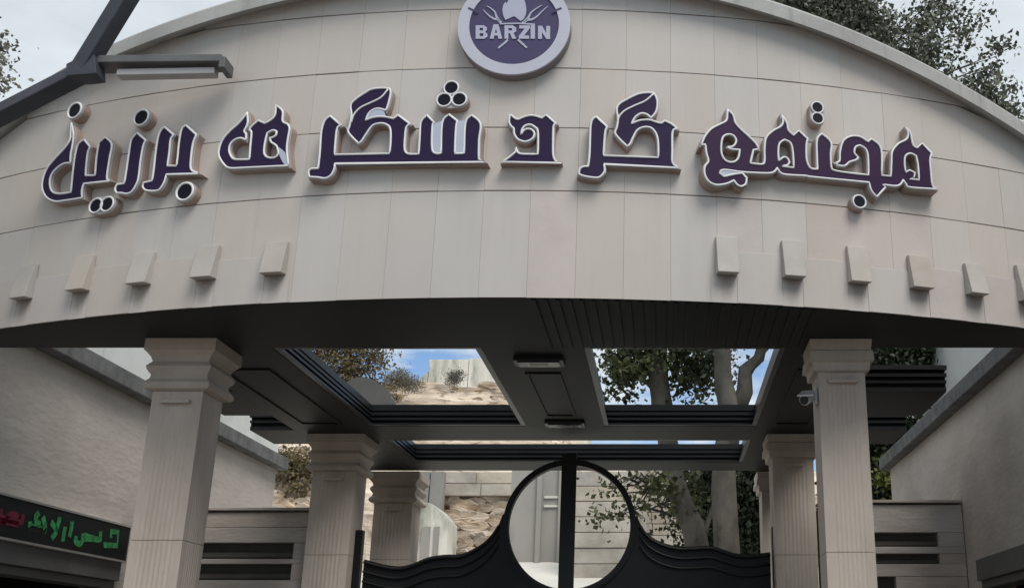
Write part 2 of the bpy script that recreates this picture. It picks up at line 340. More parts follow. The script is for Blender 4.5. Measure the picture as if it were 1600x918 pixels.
# corbels and the low band between them
cu = [(-19, 475), (40, 467), (128, 457), (222, 447), (323, 437), (430, 432), (1135, 433), (1238, 440), (1340, 448), (1436, 456), (1522, 466), (1597, 475)]
cs = [s_of(onArc(u, v)) for u, v in cu]
cs = [cs[1] - .62] + cs[1:11] + [cs[10] + .55, cs[10] + 1.1]
for s in cs:
    z0 = 3.035 + EYE; z1 = z0 + random.uniform(.29, .35); w_ = random.uniform(.088, .098); p0, p1 = random.uniform(.095, .115), .042
    P = [arc(s - w_, z0, p0), arc(s + w_, z0, p0), arc(s + w_, z0 + .008, .003), arc(s - w_, z0 + .008, .003), arc(s - w_, z1, p1), arc(s + w_, z1, p1), arc(s + w_, z1 + .004, .003), arc(s - w_, z1 + .004, .003)]
    MB().hexa(P).build('corbel', M['corbel'], fas, bevel=.005)
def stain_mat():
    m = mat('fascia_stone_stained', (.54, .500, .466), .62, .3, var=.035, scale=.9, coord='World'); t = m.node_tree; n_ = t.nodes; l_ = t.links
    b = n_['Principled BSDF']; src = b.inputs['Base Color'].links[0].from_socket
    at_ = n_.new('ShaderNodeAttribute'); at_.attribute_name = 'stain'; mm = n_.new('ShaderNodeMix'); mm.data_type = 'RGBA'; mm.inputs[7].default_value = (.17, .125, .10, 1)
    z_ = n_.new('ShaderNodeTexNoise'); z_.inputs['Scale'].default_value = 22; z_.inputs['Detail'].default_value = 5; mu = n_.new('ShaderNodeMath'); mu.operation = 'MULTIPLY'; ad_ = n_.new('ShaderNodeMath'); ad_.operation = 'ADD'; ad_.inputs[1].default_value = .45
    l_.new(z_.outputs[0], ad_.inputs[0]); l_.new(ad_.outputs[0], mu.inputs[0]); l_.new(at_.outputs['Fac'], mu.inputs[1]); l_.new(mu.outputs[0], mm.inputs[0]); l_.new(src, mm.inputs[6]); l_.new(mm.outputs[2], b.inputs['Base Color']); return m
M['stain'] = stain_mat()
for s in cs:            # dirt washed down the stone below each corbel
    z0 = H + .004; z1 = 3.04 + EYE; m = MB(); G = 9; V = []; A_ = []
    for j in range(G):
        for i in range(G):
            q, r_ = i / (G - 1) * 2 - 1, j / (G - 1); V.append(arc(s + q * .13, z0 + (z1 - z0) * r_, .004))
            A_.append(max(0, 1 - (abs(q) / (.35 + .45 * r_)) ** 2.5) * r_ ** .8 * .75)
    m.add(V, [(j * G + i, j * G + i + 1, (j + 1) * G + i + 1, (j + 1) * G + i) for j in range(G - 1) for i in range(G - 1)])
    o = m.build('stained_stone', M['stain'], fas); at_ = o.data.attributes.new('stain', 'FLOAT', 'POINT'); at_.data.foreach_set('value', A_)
for i in range(len(cs) - 1):
    a, b = cs[i] + .09, cs[i + 1] - .09
    if b - a > 1.2: continue
    P = []
    zt = H + random.uniform(.40, .46)
    for z in (H + .004, zt): P += [arc(a, z, .010), arc(b, z, .010), arc(b, z, .003), arc(a, z, .003)]
    MB().hexa(P).build('plinth_panel', M['panel_pink' if i > 8 else 'panel'], fas, bevel=.003)
# coping along the gable
cp = MB(); V = []; Fc = []
for i in range(n + 1):
    s = S0 + (S1 - S0) * i / n; z = topz(s)
    for off, dz in ((.15, -.10), (.15, .03), (.13, .06), (-.36, .10), (-.36, -.03), (.002, -.03)): V.append(arc(s, z + dz, off))
for i in range(n):
    for k in range(6): a = i * 6 + k; b = i * 6 + (k + 1) % 6; Fc.append((a, a + 6, b + 6, b))
Fc += [tuple(range(6)), tuple(n * 6 + k for k in range(6))[::-1]]
fixn(cp.add(V, Fc).build('coping', M['coping'], fas))

# ================================================================ CANOPY
can = thing('entrance_canopy', 'black painted canopy ceiling with stepped openings above the gate', 'canopy')
YF = 9.83
def beam(name, x0, x1, y0, y1, z0=H, z1=TOPZ, m='soffit', par=None):
    return MB().box(x0, x1, y0, y1, z0, z1).build(name, M[m], par or can)
# front slab between arc and chord
sl = MB(); V = []; n2 = 60
for i in range(n2 + 1):
    s = -5.55 + 11.1 * i / n2; p = arc(s, H, -.004)
    V += [p, Vector((p.x, YF, H)), Vector((p.x, YF, TOPZ)), Vector((p.x, p.y + .3, TOPZ))]
Fc = []
for i in range(n2):
    for k in range(4): a = i * 4 + k; b = i * 4 + (k + 1) % 4; Fc.append((a, b, b + 4, a + 4))
fixn(sl.add(V, Fc).build('front_soffit', M['soffit'], can))
beam('side_beam', -4.66, -3.66, YF + .002, 16.6); beam('side_beam', 1.12, 1.96, YF + .002, 16.6)
beam('centre_beam', -1.72, -.76, YF + .002, 13.35)
beam('cross_beam', -3.658, 1.118, 13.352, 14.23); beam('cross_beam', -3.658, 1.118, 15.9, 16.6)
for x0, x1 in ((-5.22, -4.662), (1.962, 3.03)):
    beam('wing', x0, x1, 11.57, 12.75); beam('wing', x0, x1, 13.62, 14.5)
def mould(x0, x1, y0, y1, steps=((0, .028, .030), (.065, .095, .042), (.128, .158, .054), (.19, .27, .066)), inward=True, sides='NSEW', m='mould'):
    # stepped bars round an opening (inward) or along the outside of a wing
    for za, zb, d in steps:
        a = H + za + .004; b = H + zb
        sg = 1 if inward else -1
        if 'N' in sides: beam('moulding', x0 + .001, x1 - .001, y1 - d if inward else y1, y1 if inward else y1 + d, a, b, m)
        if 'S' in sides: beam('moulding', x0 + .001, x1 - .001, y0 if inward else y0 - d, y0 + d if inward else y0, a, b, m)
        if 'W' in sides: beam('moulding', x0, x0 + d, y0 + d + .001, y1 - d - .001, a, b, m)
        if 'E' in sides: beam('moulding', x1 - d, x1, y0 + d + .001, y1 - d - .001, a, b, m)
ST_ = ((0, .028, .055), (.065, .095, .040), (.128, .158, .026), (.19, .268, .012))
mould(-3.658, -1.722, YF + .002, 13.35, ST_); mould(-.758, 1.118, YF + .002, 13.35, ST_); mould(-3.658, 1.118, 14.232, 15.898, ST_)
for x0, x1 in ((-5.22, -4.664), (1.964, 3.03)):
    for y0 in (11.57, 13.62):
        for za, zb, d in ((.0, .05, .02), (.085, .12, .05), (.15, .19, .08), (.22, .27, .11)): beam('moulding', x0, x1, y0 - d, y0 - .001, H + za + .003, H + zb, 'mould')
# battens on the right part of the front soffit
for i in range(25):
    x = -1.08 + i * .096; yb = AY - math.sqrt(AR ** 2 - (x - AX) ** 2)
    MB().box(x, x + .03, yb + .03, YF - .02, H - .012, H - .001).build('soffit_batten', M['soffit'], can)
# raised frames of the recessed ceiling panels
def frame(x0, x1, y0, y1, w_=.03, h_=.014):
    m = MB().box(x0, x1, y0, y0 + w_, H - h_, H - .001).box(x0, x1, y1 - w_, y1, H - h_, H - .001).box(x0, x0 + w_, y0 + w_ + .001, y1 - w_ - .001, H - h_, H - .001).box(x1 - w_, x1, y0 + w_ + .001, y1 - w_ - .001, H - h_, H - .001)
    m.build('panel_frame', M['soffit'], can)
frame(-1.42, -1.06, 10.75, 12.75); frame(-4.45, -3.95, 10.6, 13.2); frame(1.32, 1.76, 10.6, 13.2)
for i, (y, xc) in enumerate(((10.25, -1.22), (13.12, -1.22))):
    t = thing('ceiling_light', ('flat dark ceiling lamp on the centre beam nearer the lettering', 'flat dark ceiling lamp on the centre beam nearer the gate')[i], 'lamp', (xc, y, H), 0, 'unlit ceiling lamps on the centre beam')
    MB().box(-.24, .24, -.12, .12, -.04, -.001).build('housing', M['mould'], t, bevel=.006)
    MB().box(-.20, .20, -.085, .085, -.052, -.041).build('lens', M['lamp'], t)
    for q in (-.03, .03): MB().box(-.09, .09, q - .006, q + .006, -.057, -.0525).build('slot', M['silver'], t)
# sheet-metal vent hood above the canopy
t = thing('vent_hood', 'dark grey rounded sheet metal hood on the canopy roof beside the left opening', 'vent', (-3.80, 13.62, TOPZ))
hp = [(-.30, 0), (.34, 0), (.34, .13), (.27, .22), (.12, .32), (-.02, .36), (-.12, .34), (-.30, .22)]
MB().plate([hp], -.18, .18).build('hood', M['greymetal'], t, bevel=.01)
MB().plate([[(x * 1.06, z * 1.0 + (.012 if z > 0 else 0)) for x, z in hp]], -.21, -.182).build('flange', M['greymetal'], t)

# ================================================================ PILLARS
def pillar(xc, yf, w_, label, drum, led=True, plain=False, group='stone pillars carrying the canopy'):
    yc = yf + w_ / 2
    t = thing('stone_pillar', label, 'pillar', (xc, yc, 0), 0, group)
    hw = w_ / 2
    def side(n=7):      # one face's outline, from -hw to hw, with shallow flutes
        pts = [(-hw, 0)]; m = .17 * w_; fw = (w_ - 2 * m) / n
        for i in range(n):
            x = -hw + m + i * fw
            for q, d in ((.10, 0), (.25, .003), (.5, .0045), (.75, .003), (.90, 0)): pts.append((x + fw * q, d))
        return pts
    loop = []
    for k in range(4):
        a = k * math.pi / 2
        for x, d in side():
            px, py = x, -hw + d; loop.append((px * math.cos(a) - py * math.sin(a), px * math.sin(a) + py * math.cos(a)))
    def drumm(z0, z1, nm):
        m = len(loop); V = [(x, y, z0) for x, y in loop] + [(x, y, z1) for x, y in loop]
        Fc = [(i, (i + 1) % m, m + (i + 1) % m, m + i) for i in range(m)] + [tuple(range(m))[::-1], tuple(range(m, 2 * m))]
        MB().add(V, Fc).build(nm, M['pillar'], t)
    MB().box(-hw - .08, hw + .08, -hw - .08, hw + .08, 0, .35).build('base', M['pillar'], t, bevel=.01)
    drumm(.352, drum, 'shaft'); drumm(drum + .005, (2.50 if plain else 2.33) + EYE, 'shaft')
    prof = [(.0, 2.332), (.055, 2.345), (.075, 2.37), (.07, 2.40), (.035, 2.44), (.028, 2.475), (.06, 2.52), (.068, 2.55), (.05, 2.575), (.03, 2.60), (.045, 2.64), (.085, 2.685), (.095, 2.69), (.095, 2.798)]
    if plain: prof = [(.0, 2.502), (.040, 2.515), (.045, 2.585), (.080, 2.60), (.072, 2.69), (.058, 2.70), (.070, 2.798)]
    V = []
    for o_, z in prof:
        q = hw + o_; V += [(-q, -q, z + EYE), (q, -q, z + EYE), (q, q, z + EYE), (-q, q, z + EYE)]
    Fc = [(3, 2, 1, 0), tuple(len(V) - 4 + i for i in range(4))]
    for i in range(len(prof) - 1):
        for k in range(4): a = i * 4 + k; b = i * 4 + (k + 1) % 4; Fc.append((a, b, b + 4, a + 4))
    MB().add(V, Fc).build('capital', M['pillar'], t)
    if led: MB().box(-.13, .13, -hw - .055, -hw + .002, (2.40 if plain else 2.215) + EYE, (2.43 if plain else 2.245) + EYE).build('ledge', M['pillar'], t, bevel=.006)
    return t
pillar(-4.37, 9.6, .45, 'front left fluted stone pillar, nearest to the green and red display', 2.62)
pillar(1.585, 9.6, .42, 'front right fluted stone pillar with the small white camera on it', 2.52, plain=True)
pillar(-4.20, 13.9, .54, 'left middle stone pillar beside the black gate and the slotted low wall', 2.9)
pillar(1.62, 13.9, .52, 'right middle stone pillar, half hidden behind the front right pillar', 2.9, plain=True)
pillar(-4.12, 16.75, .58, 'small left rear stone pillar seen above the wavy top of the gate', 3.1)
pillar(1.72, 16.75, .52, 'right rear stone pillar, only a strip showing past the gate', 3.1, plain=True)
# white camera
t = thing('security_camera', 'small white security camera on the side of the front right pillar', 'camera', (1.372, 9.72, 2.27 + EYE)); t.scale = (1.3, 1.3, 1.3)
MB().box(-.022, -.001, -.04, .04, -.03, .09).build('bracket', M['camwhite'], t, bevel=.004)
MB().tube([(-.02, 0, .05), (-.07, -.01, .055), (-.085, -.02, .03)], .014, 8).build('arm', M['camwhite'], t)
m = MB(); m.tube([(-.03, .03, .05), (-.045, 0, .035), (-.105, -.13, -.025)], [.030, .040, .038], 14); m.build('body', M['camwhite'], t, smooth=False)
m = MB(); m.tube([(-.105, -.13, -.025), (-.110, -.142, -.030)], .030, 14); m.build('lens', M['glassblack'], t)
m = MB(); m.hexa([(-.16, -.17, -.01), (-.05, -.19, -.01), (.0, .03, .075), (-.09, .05, .075), (-.16, -.17, 0), (-.05, -.19, 0), (.0, .03, .085), (-.09, .05, .085)]); m.build('sun_shield', M['camwhite'], t)

# ================================================================ GATE
GY = 14.2
gate = thing('entrance_gate', 'black metal gate with a big open ring at its centre and wavy top edges', 'gate', (-1.25, GY, 0))
gx0 = -1.25
def gl(u, v): p = atY(u, v, GY); return (p.x - gx0, p.z)
rc = gl(890, 822); RI = .775; RO = .85
def smooth(pts, closed=True, step=None, sharp=55):
    n = len(pts); P = [Vector((p[0], p[1], 0)) for p in pts]; outp = []
    def corner(i):
        if not closed and (i == 0 or i == n - 1): return True
        a = P[i] - P[i - 1]; b = P[(i + 1) % n] - P[i]
        if a.length < 1e-9 or b.length < 1e-9: return True
        return a.angle(b) > rad(sharp)
    cr = [corner(i) for i in range(n)]
    for i in range(n if closed else n - 1):
        p1, p2 = P[i], P[(i + 1) % n]
        p0 = P[i - 1] if not cr[i] else p1 + (p1 - p2) * .3
        p3 = P[(i + 2) % n] if not cr[(i + 1) % n] else p2 + (p2 - p1) * .3
        k = 4
        if cr[i] and cr[(i + 1) % n]: k = 1
        for j in range(k):
            t_ = j / k
            q = .5 * ((2 * p1) + (-p0 + p2) * t_ + (2 * p0 - 5 * p1 + 4 * p2 - p3) * t_ ** 2 + (-p0 + 3 * p1 - 3 * p2 + p3) * t_ ** 3)
            outp.append((q.x, q.y))
    if not closed: outp.append((P[-1].x, P[-1].y))
    return outp
def circ(c, r, n=48, a0=0, a1=2 * math.pi, rz=None):
    rz = rz or r
    return [(c[0] + r * math.cos(a0 + (a1 - a0) * i / n), c[1] + rz * math.sin(a0 + (a1 - a0) * i / n)) for i in range(n)]
MB().plate([circ(rc, RO, 72), circ(rc, RI, 72)], -.06, .06).build('ring', M['gate'], gate)
MB().plate([circ(rc, RO - .02, 72), circ(rc, RO - .045, 72)], -.068, -.061).build('ring_moulding', M['gate'], gate)
MB().box(-.095 + .0, .095, -.05, .05, .03, 2.62 + EYE).build('centre_post', M['gate'], gate, bevel=.008)
for u0, u1, v in ((557, 569, 828), (1205, 1217, 823)):
    a = gl(u0, v); b = gl(u1, v); MB().box(a[0], b[0], -.06, .06, 0, a[1]).build('gate_post', M['gate'], gate, bevel=.006)
prL = [(570, 873), (600, 881), (625, 884), (645, 880), (670, 870), (695, 866), (720, 865), (742, 856), (762, 842), (778, 822), (786, 803)]
prR = [(1203, 862), (1175, 865), (1150, 864), (1130, 858), (1110, 852), (1085, 853), (1060, 853), (1035, 847), (1015, 836), (1003, 822), (996, 806)]
for side, pr in (('l', prL), ('r', prR)):
    top = smooth([gl(*p) for p in pr], closed=False)
    ct = top[-1]; a0 = math.atan2(ct[1] - rc[1], ct[0] - rc[0])
    if side == 'l':
        if a0 < 0: a0 += 2 * math.pi
        a1 = 1.5 * math.pi; aa = [a0 + (a1 - .12 - a0) * i / 24 for i in range(25)]; xi = rc[0] - .10
    else:
        if a0 > math.pi: a0 -= 2 * math.pi
        a1 = -.5 * math.pi; aa = [a0 + (a1 + .12 - a0) * i / 24 for i in range(25)]; xi = rc[0] + .10
    loop = top + [(rc[0] + (RI + .02) * math.cos(a), rc[1] + (RI + .02) * math.sin(a)) for a in aa]
    loop += [(loop[-1][0], .06), (top[0][0], .06)]
    leaf = MB().plate([loop], -.03, .03).build('gate_leaf', M['gate'], gate)
    lb = leaf
    for dz, rr in ((.035, .022), (.15, .016), (.27, .014)):
        path = [(x, -.045, z - dz) for x, z in top[:-3]]
        MB().tube(path, rr, 8).build('leaf_moulding', M['gate'], leaf)

# ================================================================ SIDE WALLS
def side_wall(sgn, X, label):
    # inner face at X; sgn = -1 left, +1 right
    t = thing('boundary_wall', label, 'wall', (X, 12, 0))
    o = (X, 12, 0)
    def bx(nm, xa, xb, y0, y1, z0, z1, m, **k):
        a, b = sorted((X + sgn * xa, X + sgn * xb)); MB().box(a - o[0], b - o[0], y0 - o[1], y1 - o[1], z0, z1).build(nm, M[m], t, **k)
    ye = 18.3; yo0, yo1 = 7.0, 13.25; zo = .97 + EYE; zt = 3.10 + EYE
    bx('plaster_wall', 0, .35, -6, ye, zo + .002, zt, 'plaster')
    bx('plaster_wall', 0, .35, yo1, ye, 0, zo, 'plaster'); bx('plaster_wall', 0, .35, -6, yo0, 0, zo, 'plaster')
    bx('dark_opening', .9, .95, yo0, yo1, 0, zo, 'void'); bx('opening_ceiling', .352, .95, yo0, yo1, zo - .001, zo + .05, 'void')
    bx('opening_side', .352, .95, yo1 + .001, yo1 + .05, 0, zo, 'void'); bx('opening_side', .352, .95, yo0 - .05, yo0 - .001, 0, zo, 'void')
    bx('lintel', -.10, -.002, yo0, yo1, zo - .03, zo + .21, 'greymetal', bevel=.006)
    bx('lintel_trim', -.05, .20, yo0, yo1, zo - .12, zo - .032, 'greymetal', bevel=.006)
    bx('jamb', -.06, .20, yo1 - .12, yo1, .0, zo - .121, 'greymetal')
    bx('coping', -.16, .48, -6, ye + .1, zt + .002, zt + .20, 'slate', bevel=.012)
    return t
side_wall(-1, -6.5, 'long plastered wall with dark grey coping behind the front left pillar')
side_wall(1, 3.75, 'long plastered wall with dark grey coping at the right edge behind the front right pillar')
for sgn, X, lab in ((-1, -8.6, 'tall pale wall rising beyond the left plastered wall'), (1, 5.55, 'tall pale wall rising beyond the right plastered wall')):
    t = thing('pale_wall', lab, 'wall', (X, 14, 0))
    a, b = sorted((0, sgn * .4))
    for i in range(6):
        y0 = -12 + i * 4.0 - (1.8 if sgn < 0 else 0); MB().box(a, b, y0, y0 + 3.985, 0, 6.6 + EYE).build('wall_slab', M['plaster_pale'], t)
# low slotted walls
def slotted(x0, x1, zt, slots, label, y=14.0, door=None, xs0=None, xs1=None):
    t = thing('slotted_wall', label, 'wall', ((x0 + x1) / 2, y, 0)); ox = (x0 + x1) / 2
    def bx(nm, a, b, ya, yb, z0, z1, m, **k): return MB().box(a - ox, b - ox, ya, yb, z0, z1).build(nm, M[m], t, **k)
    bx('core', x0, x1, .14, .40, 0, zt - .05, 'recess')
    zs = [zt - .02] + [q for s in slots for q in s] + [0]
    for i in range(0, len(zs), 2):
        hi, lo = zs[i], zs[i + 1]
        nb = max(1, round((hi - lo) / .24)) if i < len(zs) - 2 else 4
        for k in range(nb):
            za = lo + (hi - lo) * k / nb; zb = lo + (hi - lo) * (k + 1) / nb
            if door and zb > 0 and za < door[2]:
                bx('stone_band', door[1], x1, 0, .139, za + .002, min(zb, door[2]) - .002, 'board', bevel=.004)
                if zb > door[2]: bx('stone_band', x0, x1, 0, .139, door[2] + .002, zb - .002, 'board', bevel=.004)
            else: bx('stone_band', x0, x1, 0 + random.uniform(0, .006), .139, za + .002, zb - .002, 'board', bevel=.004)
    for hi, lo in slots:   # solid ends closing the slots
        bx('slot_end', xs1, x1, .004, .139, lo + .001, hi - .001, 'board')
        bx('slot_slat', x0 if xs0 is None else xs0, xs1 - .002, .075, .10, lo + (hi - lo) * .12, lo + (hi - lo) * .42, 'recess')
    bx('cap', x0, x1, -.035, .42, zt, zt + .035, 'board', bevel=.005)
    return t
zL = [atY(400, v, 14).z for v in (797, 847, 872, 880, 905)]
slotted(-6.49, -4.49, zL[0], [(zL[1], zL[2]), (zL[3], zL[4])], 'low banded stone wall with two dark slots between the left pillars', xs1=atY(458, 860, 14).x)
zR = [atY(1400, v, 14).z for v in (785, 831, 853, 864, 880, 900)]
slotted(1.95, 3.74, zR[0], [(zR[1], zR[2]), (zR[3], zR[4])], 'low banded stone wall with two dark slots right of the front right pillar', xs1=atY(1467, 850, 14).x, door=(1.95, atY(1400, 905, 14).x, zR[5]))

# ================================================================ LETTERING
def offs(loop, d):
    n = len(loop); ar = sum(loop[i][0] * loop[(i + 1) % n][1] - loop[(i + 1) % n][0] * loop[i][1] for i in range(n))
    sg = 1 if ar > 0 else -1; o = []
    for i in range(n):
        a = Vector(loop[i]) - Vector(loop[i - 1]); b = Vector(loop[(i + 1) % n]) - Vector(loop[i])
        if a.length < 1e-7: a = b.copy()
        if b.length < 1e-7: b = a.copy()
        a.normalize(); b.normalize(); na = Vector((a.y, -a.x)) * sg; nb = Vector((b.y, -b.x)) * sg
        m = na + nb
        if m.length < .3: m = na
        m.normalize(); k = min(1 / max(.35, m.dot(na)), 1.6)
        o.append((loop[i][0] + m.x * d * k, loop[i][1] + m.y * d * k))
    return o
def cv(pts, org, s): return [(org[0] + x / s, org[1] + y / s) for x, y in pts]
ZA = ((60, 150), 4.707); ZB = ((180, 160), 5.4); ZC = ((330, 150), 7.06); ZD = ((470, 125), 5.565); ZE = ((600, 115), 5.74)
ZF = ((775, 160), 7.983); ZG = ((895, 130), 5.737); ZH = ((1085, 150), 5.74); ZI = ((1270, 180), 5.738)
OFF = .085
def letter(name, label, outer, holes=(), infills=(), lines=(), face='face', group='purple letters of the lettering', rimr=.0092, circs=(), cat='letter', lipw=.014):
    us = [p[0] for p in outer] if outer else [c[0] for c in circs]; vs_ = [p[1] for p in outer] if outer else [c[1] for c in circs]
    c = onArc((min(us) + max(us)) / 2, (min(vs_) + max(vs_)) / 2, OFF); a = s_of(c) / AR
    nrm = Vector((math.sin(a), -math.cos(a), 0)); tx = Vector((math.cos(a), math.sin(a), 0)); E0 = Vector((0, 0, EYE))
    def loc(p):
        d = Vector(ray(*p)); t_ = nrm.dot(c - E0) / nrm.dot(d); q = E0 + d * t_ - c; return (q.dot(tx), q.z)
    root = thing(name, label, cat, c, a, group)
    depth = OFF + .09
    if outer:
        L = [smooth([loc(p) for p in lp]) for lp in [outer] + list(holes)]
        LO = [offs(L[0], lipw)] + [offs(h, -min(lipw, .008)) for h in L[1:]]
        LF = L
    else:
        L = []
        for u, v, r in circs:
            x, z = loc((u, v)); x2, _ = loc((u + r, v)); L.append(circ((x, z), abs(x2 - x), 28, rz=abs(x2 - x) * 1.0))
        LO = None; LF = L
    if LO:
        MB().plate(LO, .012, depth, back=False).build('side_return', M['ret'], root)
        MB().plate(LO, .0, .0115).build('lip', M['lip'], root)
        MB().plate(LF, -.010, -.0005).build('face', M[face], root)
        for lp in LF: MB().tube([(x, -.012, z) for x, z in lp], rimr, 7, closed=True).build('rim', M['rim'], root, smooth=True)
    else:
        C_ = [(sum(p[0] for p in lp) / len(lp), sum(p[1] for p in lp) / len(lp)) for lp in L]
        rb = (max(p[0] for p in L[0]) - C_[0][0])
        if len(L) > 1:      # one housing that wraps round all its dots
            cc = (sum(c_[0] for c_ in C_) / len(C_), sum(c_[1] for c_ in C_) / len(C_)); pts = []
            for c_ in C_: pts += circ(c_, rb * 1.42, 24)
            pts = sorted(set(pts)); hull = []
            def half(ps):
                h = []
                for p in ps:
                    while len(h) > 1 and (h[-1][0] - h[-2][0]) * (p[1] - h[-2][1]) - (h[-1][1] - h[-2][1]) * (p[0] - h[-2][0]) <= 0: h.pop()
                    h.append(p)
                return h[:-1]
            hull = half(pts) + half(pts[::-1])
        else: hull = circ(C_[0], rb * 1.40, 32)
        MB().plate([hull], .012, depth, back=False).build('side_return', M['ret'], root)
        MB().plate([hull], .0, .0118).build('lip', M['lip'], root)
        for lp in L:
            cx_ = sum(p[0] for p in lp) / len(lp); cz_ = sum(p[1] for p in lp) / len(lp); r_ = math.hypot(lp[0][0] - cx_, lp[0][1] - cz_)
            MB().plate([lp], -.006, -.003).build('face', M['dotface'], root)
            MB().tube([(cx_ + (x - cx_) * 1.15, -.008, cz_ + (z - cz_) * 1.15) for x, z in lp], r_ * .15, 8, closed=True).build('rim', M['rim'], root, smooth=True)
    for lp in infills: MB().plate([smooth([loc(p) for p in lp])], -.016, -.0105).build('infill', M['infill'], root)
    for ln in lines: MB().tube([(x, -.013, z) for x, z in smooth([loc(p) for p in ln], closed=False)], rimr * .9, 7).build('inner_rim', M['rim'], root, smooth=True)
    return root
W1 = 'raised purple lettering across the fascia'
letter('raised_letter', 'leftmost purple letter group with a round bowl and two teeth', cv([(250,205),(266,290),(256,380),(246,430),(243,497),(200,500),(150,530),(110,575),(92,630),(100,690),(125,715),(170,722),(247,712),(262,560),(280,430),(302,358),(345,325),(388,378),(370,430),(356,575),(372,588),(425,588),(436,450),(455,345),(500,308),(547,358),(530,470),(512,605),(535,628),(342,648),(328,700),(330,752),(200,772),(130,778),(70,750),(38,690),(40,620),(70,540),(130,465),(200,390),(240,330),(247,270)], *ZA), group=W1)
letter('raised_letter', 'single slanting purple stroke with a hooked foot, second letter from the left', cv([(195,262),(265,325),(243,380),(222,500),(205,640),(185,700),(150,755),(110,775),(60,768),(20,765),(8,730),(25,695),(85,688),(100,600),(125,430),(145,320)], *ZB), group=W1)
letter('raised_letter', 'purple two-stemmed letter with hooked foot above the single low left dot', cv([(425,212),(502,278),(475,320),(465,420),(448,540),(525,540),(535,460),(548,330),(570,230),(605,198),(692,278),(662,360),(643,520),(655,580),(712,605),(440,612),(420,680),(380,740),(330,752),(265,745),(238,715),(250,680),(320,665),(335,560),(350,420),(370,300),(395,240)], *ZB), group=W1)
letter('raised_letter', 'purple letter with a pointed left flame and curled inner loop, left of the long word', cv([(405,190),(412,290),(395,350),(372,395),(392,430),(390,492),(340,472),(280,485),(225,530),(205,600),(225,665),(270,705),(430,705),(440,560),(452,410),(430,385),(450,345),(530,278),(600,310),(670,270),(712,215),(722,108),(795,175),(795,285),(850,320),(872,370),(855,470),(842,600),(860,775),(400,797),(220,802),(150,762),(95,670),(98,580),(140,480),(220,390),(300,320),(370,240)], *ZC),
       holes=[cv([(690,385),(730,400),(725,440),(690,462),(655,470),(670,515),(730,560),(752,640),(720,680),(660,690),(610,670),(590,620),(605,500),(628,415)], *ZC)],
       infills=[cv([(735,560),(825,635),(852,765),(820,765),(770,680)], *ZC)], group=W1)
o3 = cv([(260,318),(355,400),(320,428),(305,550),(298,655),(775,645),(785,540),(782,430),(745,392),(690,383),(625,405),(570,480),(530,540),(505,557),(418,462),(430,400),(445,310),(438,225),(480,175),(560,120),(630,85),(750,78),(785,110),(760,230),(740,272),(715,262),(660,256),(600,290),(568,357),(620,335),(680,325),(745,328),(800,340)], *ZD) + \
     cv([(92,408),(130,378),(238,458),(203,490),(190,600),(190,690),(220,725),(315,728),(325,560),(335,440),(388,380),(458,450),(438,475),(435,680),(470,722),(515,722),(525,450),(585,373),(660,430),(648,500),(640,705),(655,722),(722,722),(733,450),(790,380),(868,455),(855,600),(852,775),(905,797)], *ZE) + \
     cv([(300,732),(295,780),(265,835),(215,860),(150,852),(80,848),(72,805),(95,778),(155,775),(170,640),(180,480),(195,400),(220,350)], *ZD)
letter('raised_letter', 'widest purple letter group left of centre, with three teeth under the triple dots', o3,
       infills=[cv([(462,455),(500,440),(522,455),(512,718),(472,718),(438,680),(442,478)], *ZE), cv([(662,436),(700,430),(730,455),(719,718),(658,718),(644,700)], *ZE), cv([(575,352),(603,294),(660,261),(718,268),(745,322),(680,320),(620,331)], *ZD)],
       lines=[cv([(762,88),(700,160),(600,210),(520,250),(465,310),(440,380)], *ZD)], group=W1)
letter('raised_letter', 'small purple curled letter on its own at the middle of the lettering', cv([(175,165),(200,175),(235,205),(280,220),(350,190),(430,172),(500,180),(575,205),(628,168),(748,272),(718,310),(712,500),(714,660),(740,740),(820,762),(85,750),(170,690),(248,620),(250,572),(275,632),(330,652),(525,655),(525,380),(490,320),(430,286),(370,298),(330,340),(315,410),(345,362),(400,338),(455,355),(480,400),(460,455),(400,492),(340,495),(270,465),(230,400),(222,335),(190,305),(165,250)], *ZF), group=W1)
letter('raised_letter', 'purple letter pair with a flame-shaped top, right of the small curled letter', cv([(210,306),(308,395),(290,440),(280,560),(275,655),(765,672),(765,560),(750,470),(705,410),(640,400),(580,425),(545,480),(512,550),(485,572),(383,465),(395,400),(405,320),(393,250),(410,200),(470,160),(590,103),(700,93),(735,112),(757,180),(745,260),(702,318),(660,285),(610,278),(560,310),(525,370),(600,340),(680,335),(740,352),(790,365),(820,343),(880,370),(935,415),(893,440),(890,600),(893,720),(950,765),(278,730),(285,770),(280,805),(240,847),(190,852),(100,838),(55,820),(60,780),(90,755),(137,752),(150,640),(155,480),(160,380),(178,330)], *ZG),
       lines=[cv([(722,103),(650,165),(560,205),(470,250),(418,300),(400,350)], *ZG)], group=W1)
